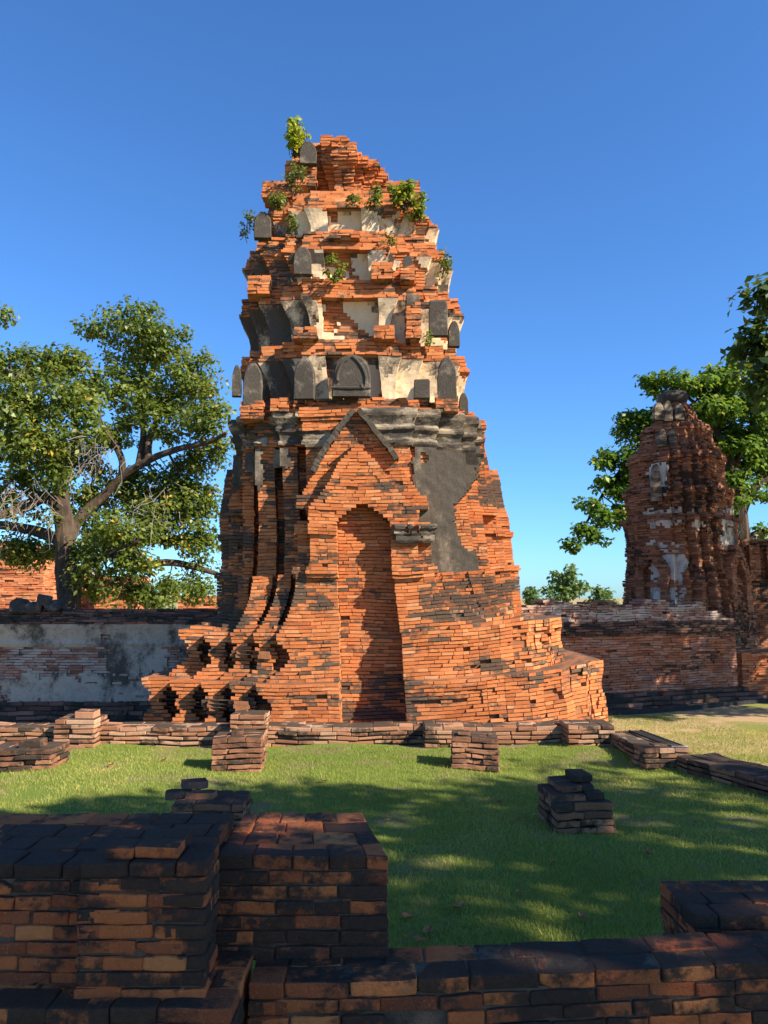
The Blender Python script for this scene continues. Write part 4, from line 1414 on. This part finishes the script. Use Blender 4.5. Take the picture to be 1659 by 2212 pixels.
tree('large_tree', 'large spreading tree with thick dark limbs behind the left wall', q(152, 1345), limbs, lobes, 15, (.30, .60), 52, .165, M['leaf_left'], twigs=.3)
# dry hanging twigs in that tree belong to a second mesh part of it
big = bpy.data.objects['large_tree']
mb = MB()
for k in range(110):
    px, py = R.choice(((40, 1075), (20, 1060), (70, 1090), (190, 1000), (350, 1080), (215, 960)))
    a = np.array(P(px + R.gauss(0, 28), py + R.gauss(0, 18), YL - 2.2))
    e = a + np.array([R.gauss(-.1, .35), R.gauss(0, .2), -abs(R.gauss(.5, .35))])
    tube(mb, spline([a, a*.65 + e*.35 + NR.normal(0, .10, 3), a*.3 + e*.7 + NR.normal(0, .12, 3), e], 2), .009, .003, 4)
mb.build('dry_twigs', M['bark_light'], big)

# broad-leaved tree behind the small tower
YR = 28.
def q(px, py, dy=0.): return P(px, py, YR + dy)
limbs = [([q(1605, 1350), q(1600, 1250), q(1598, 1150), q(1590, 1060), q(1570, 980)], .48, .2),
         ([q(1598, 1130), q(1620, 1070), q(1650, 1040), q(1700, 1020)], .16, .07),
         ([q(1600, 1170), q(1640, 1150), q(1700, 1140)], .14, .08),
         ([q(1590, 1060), q(1500, 980, 1), q(1420, 960, 1), q(1330, 1030, 1), q(1260, 1140, .5)], .18, .04),
         ([q(1575, 990), q(1530, 900), q(1450, 830)], .14, .04), ([q(1580, 1020), q(1620, 930), q(1640, 840)], .14, .05)]
LL = [(1445, 822, 42, 16, 0), (1400, 825, 18, 10, 0), (1500, 838, 55, 30, 0), (1560, 810, 55, 25, .3), (1600, 850, 60, 50, 0), (1420, 850, 30, 14, 0), (1540, 890, 60, 40, -.3), (1640, 900, 50, 50, -.3),
      (1385, 900, 55, 16, .4), (1355, 930, 28, 22, .6), (1400, 945, 45, 35, .6), (1340, 985, 50, 22, .6), (1370, 1020, 40, 30, .8), (1300, 1000, 25, 16, .4), (1320, 1050, 40, 22, .5), (1355, 1085, 30, 30, .6),
      (1285, 1095, 35, 18, .4), (1310, 1125, 40, 20, .4), (1265, 1150, 30, 14, .2), (1240, 1178, 20, 8, .2), (1290, 1160, 30, 14, .4), (1600, 960, 50, 45, -.3), (1560, 960, 30, 45, 1), (1590, 1030, 40, 30, -.3), (1650, 980, 40, 40, .2),
      (1640, 1070, 25, 22, 0), (1585, 1090, 25, 30, -.4), (1655, 1150, 22, 12, 0), (1450, 920, 60, 50, 1.5), (1560, 855, 50, 35, .4), (1625, 790, 40, 35, .3), (1650, 930, 40, 60, .5), (1530, 930, 60, 50, 1.2), (1410, 985, 45, 35, 1.), (1350, 1040, 40, 30, .9), (1620, 1010, 50, 40, .5), (1340, 1110, 30, 25, .6), (1400, 1060, 40, 40, 1.2), (1480, 1000, 60, 50, 1.5), (1655, 1020, 20, 25, .4)]
lobes = [px_lobe(a, b, c, d, YR + e) for a, b, c, d, e in LL]
tree('broad_leaved_tree', 'bright green broad-leaved tree spreading behind the smaller tower', q(1605, 1350), limbs, lobes, 18, (.26, .48), 40, .22, M['leaf_right'], twigs=.3)

# near tree whose crown enters at the right edge; it shades the right wall and smaller tower
bx, by = 16.0, 15.5
limbs = [([(bx, by, -.55), (bx, by - .1, 2), (bx - .2, by, 4.5), (bx - .3, by, 7)], .55, .3), ([(bx - .2, by, 4.5), (bx - 2, by - .5, 7), (bx - 4, by - .5, 8.5), (bx - 6, by, 9)], .25, .06),
         ([(bx - .2, by, 5), (bx + 2, by, 7.5), (bx + 4, by + .5, 9.5)], .25, .06), ([(bx - .3, by, 6), (bx - .5, by - 2, 8.5), (bx - .5, by - 3, 10)], .2, .06), ([(bx - .3, by, 6), (bx - .5, by + 2, 8.5), (bx - .5, by + 3, 11)], .2, .06)]
lobes = [((bx, by, 9.5), (4.8, 4.0, 2.6)), ((bx - 3.4, by, 8.8), (2.6, 2.4, 1.8)), ((bx + 3, by + .5, 8.6), (3, 3, 2)), ((bx - 1, by + 2, 12), (3, 3, 1.4)), ((bx - 3.2, by + .6, 10.6), (2.2, 2, 1.2)), ((bx + 1, by + 5, 8), (4, 3, 2.5)), ((11.6, 13.2, 6.8), (1.6, 1.4, 1.2)), ((13.2, 12.4, 7.8), (2., 1.4, 1.3)), ((10.6, 13.0, 5.6), (1.2, 1.0, .9)), ((11.2, 14.8, 5.8), (1.3, 1.2, 1.0)), ((12.4, 15.4, 6.4), (1.5, 1.4, 1.1)), ((9.8, 14.6, 4.6), (1.1, 1.0, .8)), ((12.6, 13.6, 5.6), (1.8, 1.2, 1.)), ((15, 13, 7), (2, 1.4, 1.4)),
         px_lobe(1648, 770, 30, 50, 16), px_lobe(1655, 850, 28, 70, 16), px_lobe(1658, 640, 12, 22, 16), px_lobe(1630, 745, 14, 14, 16.2)]
tree('shade_tree', 'dark-leaved tree whose crown hangs in at the upper right edge', (bx, by, -.55), limbs, lobes, 4.2, (.45, .8), 60, .26, M['leaf_shade'], twigs=.2)
# trees that throw the dappled shade over the lawn and the foreground wall
def shade(x, y, lobes, label, dens=2.0, per=44, size=.26):
    limbs = [([(x, y, -.55), (x + .1, y, 2), (x, y + .1, 4.5), (x - .1, y, 6.5)], .45, .25)]
    for c, r in lobes:
        limbs.append(([(x, y, 4.2), ((x + c[0])/2, (y + c[1])/2, 5.8), c], .18, .04))
    tree('shade_tree', label, (x, y, -.55), limbs, lobes, dens, (.45, .8), per, size, M['leaf_shade'], twigs=.15)
shade(9.5, -3.6, [((9.6, -2.6, 8.2), (3.2, 1.8, 1.3)), ((6.6, -2.4, 7.6), (2.4, 1.6, 1.1)), ((12.8, -2.6, 8.4), (2.6, 2.0, 1.3)), ((5.0, -1.0, 7.0), (1.6, 1.3, .8)), ((8.2, -.6, 8.0), (2.4, 1.4, 1.1)), ((11.4, -.4, 8.4), (2.6, 1.5, 1.1)), ((6.6, -4.6, 6.6), (2.0, 1.6, 1.0)), ((3.9, -2.6, 6.8), (1.6, 1.3, .8))], 'leafy tree right of and behind the viewer, shading the foreground wall', 4.2)
shade(13.5, 2.0, [((12.6, 1.4, 8.6), (2.6, 1.3, 1.0)), ((9.8, 1.5, 8.0), (2.2, 1.3, .9)), ((15.2, 1.6, 9.0), (2.4, 1.6, 1.1)), ((11.6, 2.6, 8.0), (2.4, .5, .5)), ((7.2, 1.0, 7.6), (1.8, 1.2, .8)), ((5.2, 1.2, 7.6), (1.4, 1.0, .6)), ((9.0, 2.3, 8.0), (1.8, .6, .5)), ((6.4, 2.1, 8.0), (1.8, .8, .6)), ((4.6, 2.1, 7.4), (1.3, .8, .5)), ((8.0, 1.9, 8.0), (1.6, .9, .6))], 'leafy tree right of the lawn, throwing dappled shade on the grass', 2.9)

# far trees between the tower and the right wall
for k, (px, py, rx, ry, lab) in enumerate(((1222, 1262, 52, 45, 'round pale green tree far off, tallest of those seen right of the tower'), (1300, 1290, 40, 22, 'low pale bush-like tree far off, left of the smaller tower'), (1150, 1288, 18, 16, 'small far tree close against the right side of the tower'))):
    Yk = 75 + 8*k
    lb_ = [px_lobe(px, py, rx*.8, ry*.7, Yk), px_lobe(px - rx*.35, py + ry*.45, rx*.6, ry*.5, Yk), px_lobe(px + rx*.4, py + ry*.4, rx*.6, ry*.5, Yk - 1), px_lobe(px - rx*.1, py - ry*.5, rx*.45, ry*.45, Yk)]
    b0 = P(px, 1330, Yk)
    tree('distant_tree', lab, b0, [([b0, P(px, 1290, Yk), P(px, py, Yk)], .4, .15)], lb_, 2.2, (.5, 1.0), 40, .5, M['leaf_far'], twigs=.1, group='far trees right of the tower')
for k, (px, py, rx, ry, lab) in enumerate(((330, 1300, 60, 22, 'low sunlit bush far behind the left wall under the large tree'), (450, 1298, 30, 20, 'small sunlit bush far behind the wall, close to the tower'))):
    Yk = 60
    b0 = P(px, 1330, Yk)
    tree('distant_bush', lab, b0, [([b0, P(px, 1315, Yk), P(px, py, Yk)], .2, .1)], [px_lobe(px, py, rx, ry, Yk)], 3, (.4, .8), 40, .4, M['leaf_far'], twigs=.1, group='far bushes behind the left wall', cat='bush')

# ------------------------------------------------------------------ weeds rooted in the tower
def weed(px, py, rx, ry, Y, label, mat='leaf_weed', size=.085, per=26, n=10, up=True, stems=None):
    b0 = P(px, py + ry*.8, Y)
    root = empty('weed', b0, label, 'plant', 'weeds growing on the tower')
    mb = MB()
    c, r = px_lobe(px, py, rx, ry, Y, min(rx, ry))
    C = []
    for _ in range(n):
        d = NR.normal(0, 1, 3); d /= np.linalg.norm(d)
        C.append(np.array(c) + d*np.array(r)*NR.uniform(.2, .95))
    for e in C:
        a = np.array(b0) + NR.normal(0, .04, 3) + np.array([(e[0]-b0[0])*.4, 0, 0])
        tube(mb, [a, (a+e)/2 + NR.normal(0, .03, 3), e + NR.normal(0, .02, 3)], .008, .003, 4)
    mb.build('stem', M['bark'], root)
    leaf_mesh('foliage', C, NR.uniform(.06, .14, n), per, size, M[mat], root, .9, .4)
    return root
weed(638, 300, 20, 44, 13.6, 'tall yellow-green climbing weed sticking up at the very top left of the tower', 'leaf_yellow', size=.10, n=44, per=16)
weed(655, 285, 18, 26, 13.7, 'wispy pale weed just right of the tall yellow one at the top', 'leaf_weed_dark', .05, 10, 10)
weed(640, 380, 30, 28, 13.3, 'dull hanging weed below the left end of the broken top', 'leaf_weed_dark', .07, 18, 12)
weed(872, 424, 40, 28, 13.05, 'widest bushy weed on the upper right ledge', 'leaf_weed', .085, 40, 30)
weed(905, 458, 18, 24, 13.2, 'weed drooping over the right edge just below the widest one', 'leaf_weed', .085, 30, 12)
weed(808, 428, 14, 24, 12.85, 'upright weed left of the widest bushy one on the upper ledge', 'leaf_weed_dark', .075, 24, 9)
weed(760, 430, 14, 12, 12.85, 'small weed in the middle of the uppermost brick band', 'leaf_weed_dark', .07, 20, 6)
weed(597, 432, 20, 18, 13.1, 'bushy weed on the upper left shoulder of the tower', 'leaf_weed_dark', .08, 28, 10)
weed(725, 588, 26, 18, 12.65, 'spreading vine on the middle brick band above the small hole', 'leaf_weed', .095, 12, 9)
weed(715, 560, 8, 16, 12.65, 'thin upright shoot above the spreading vine', 'leaf_weed', .08, 10, 5)
weed(958, 570, 13, 30, 13.3, 'slender weed hanging on the right edge of the third tier', 'leaf_weed_dark', .07, 20, 10)
weed(545, 470, 14, 20, 13.5, 'greyish weed beside the upper left slab', 'leaf_weed_dark', .06, 18, 8)
weed(528, 500, 10, 20, 13.7, 'thin weed at the far left edge below the greyish one', 'leaf_weed_dark', .06, 12, 6)
weed(632, 480, 10, 26, 12.9, 'dark creeper hanging between bands on the left', 'leaf_weed_dark', .07, 18, 8)
weed(847, 515, 10, 12, 12.75, 'small tuft on the third brick band, right of centre', 'leaf_weed_dark', .06, 16, 5)
weed(925, 728, 6, 18, 12.7, 'tiny upright fern below the right dark slab', 'leaf_weed', .06, 16, 5)

# ------------------------------------------------------------------ fallen leaves on the lawn
for k, (px, py) in enumerate(((838, 1776), (420, 1600), (660, 2000), (1325, 1632), (355, 1648), (990, 1960), (880, 1975), (1195, 1870), (925, 2010), (905, 2030), (1120, 1930), (700, 1690), (1080, 1740), (1400, 1850), (1500, 1780), (1260, 1990), (240, 1660))):
    d = math.atan((py - 1106)/FPX) - PITCH
    Y = EYE/math.tan(d)
    x = P(px, py, Y)[0]
    z = float(lawn_z(x, Y)) + .022
    a = R.uniform(0, 6.28); s = R.uniform(.03, .055)
    V = []; F = []
    for i, (t, w) in enumerate(((-1, .05), (-.5, .5), (0, .62), (.5, .45), (1, .03))):
        cz = .25*abs(t)*s
        for sd in (-1, 0, 1):
            lx, ly = t*s, sd*w*s
            V.append((x + lx*math.cos(a) - ly*math.sin(a), Y + lx*math.sin(a) + ly*math.cos(a), z + cz + abs(sd)*.3*s))
    for i in range(4):
        for j in range(2):
            F.append((i*3 + j, i*3 + j + 1, i*3 + j + 4, i*3 + j + 3))
    mb = MB(); mb.add(V, F)
    tag(mb.build('fallen_leaf', M['dead_leaf']), 'small curled brown leaf lying on the lawn', 'leaf', 'fallen leaves on the lawn')
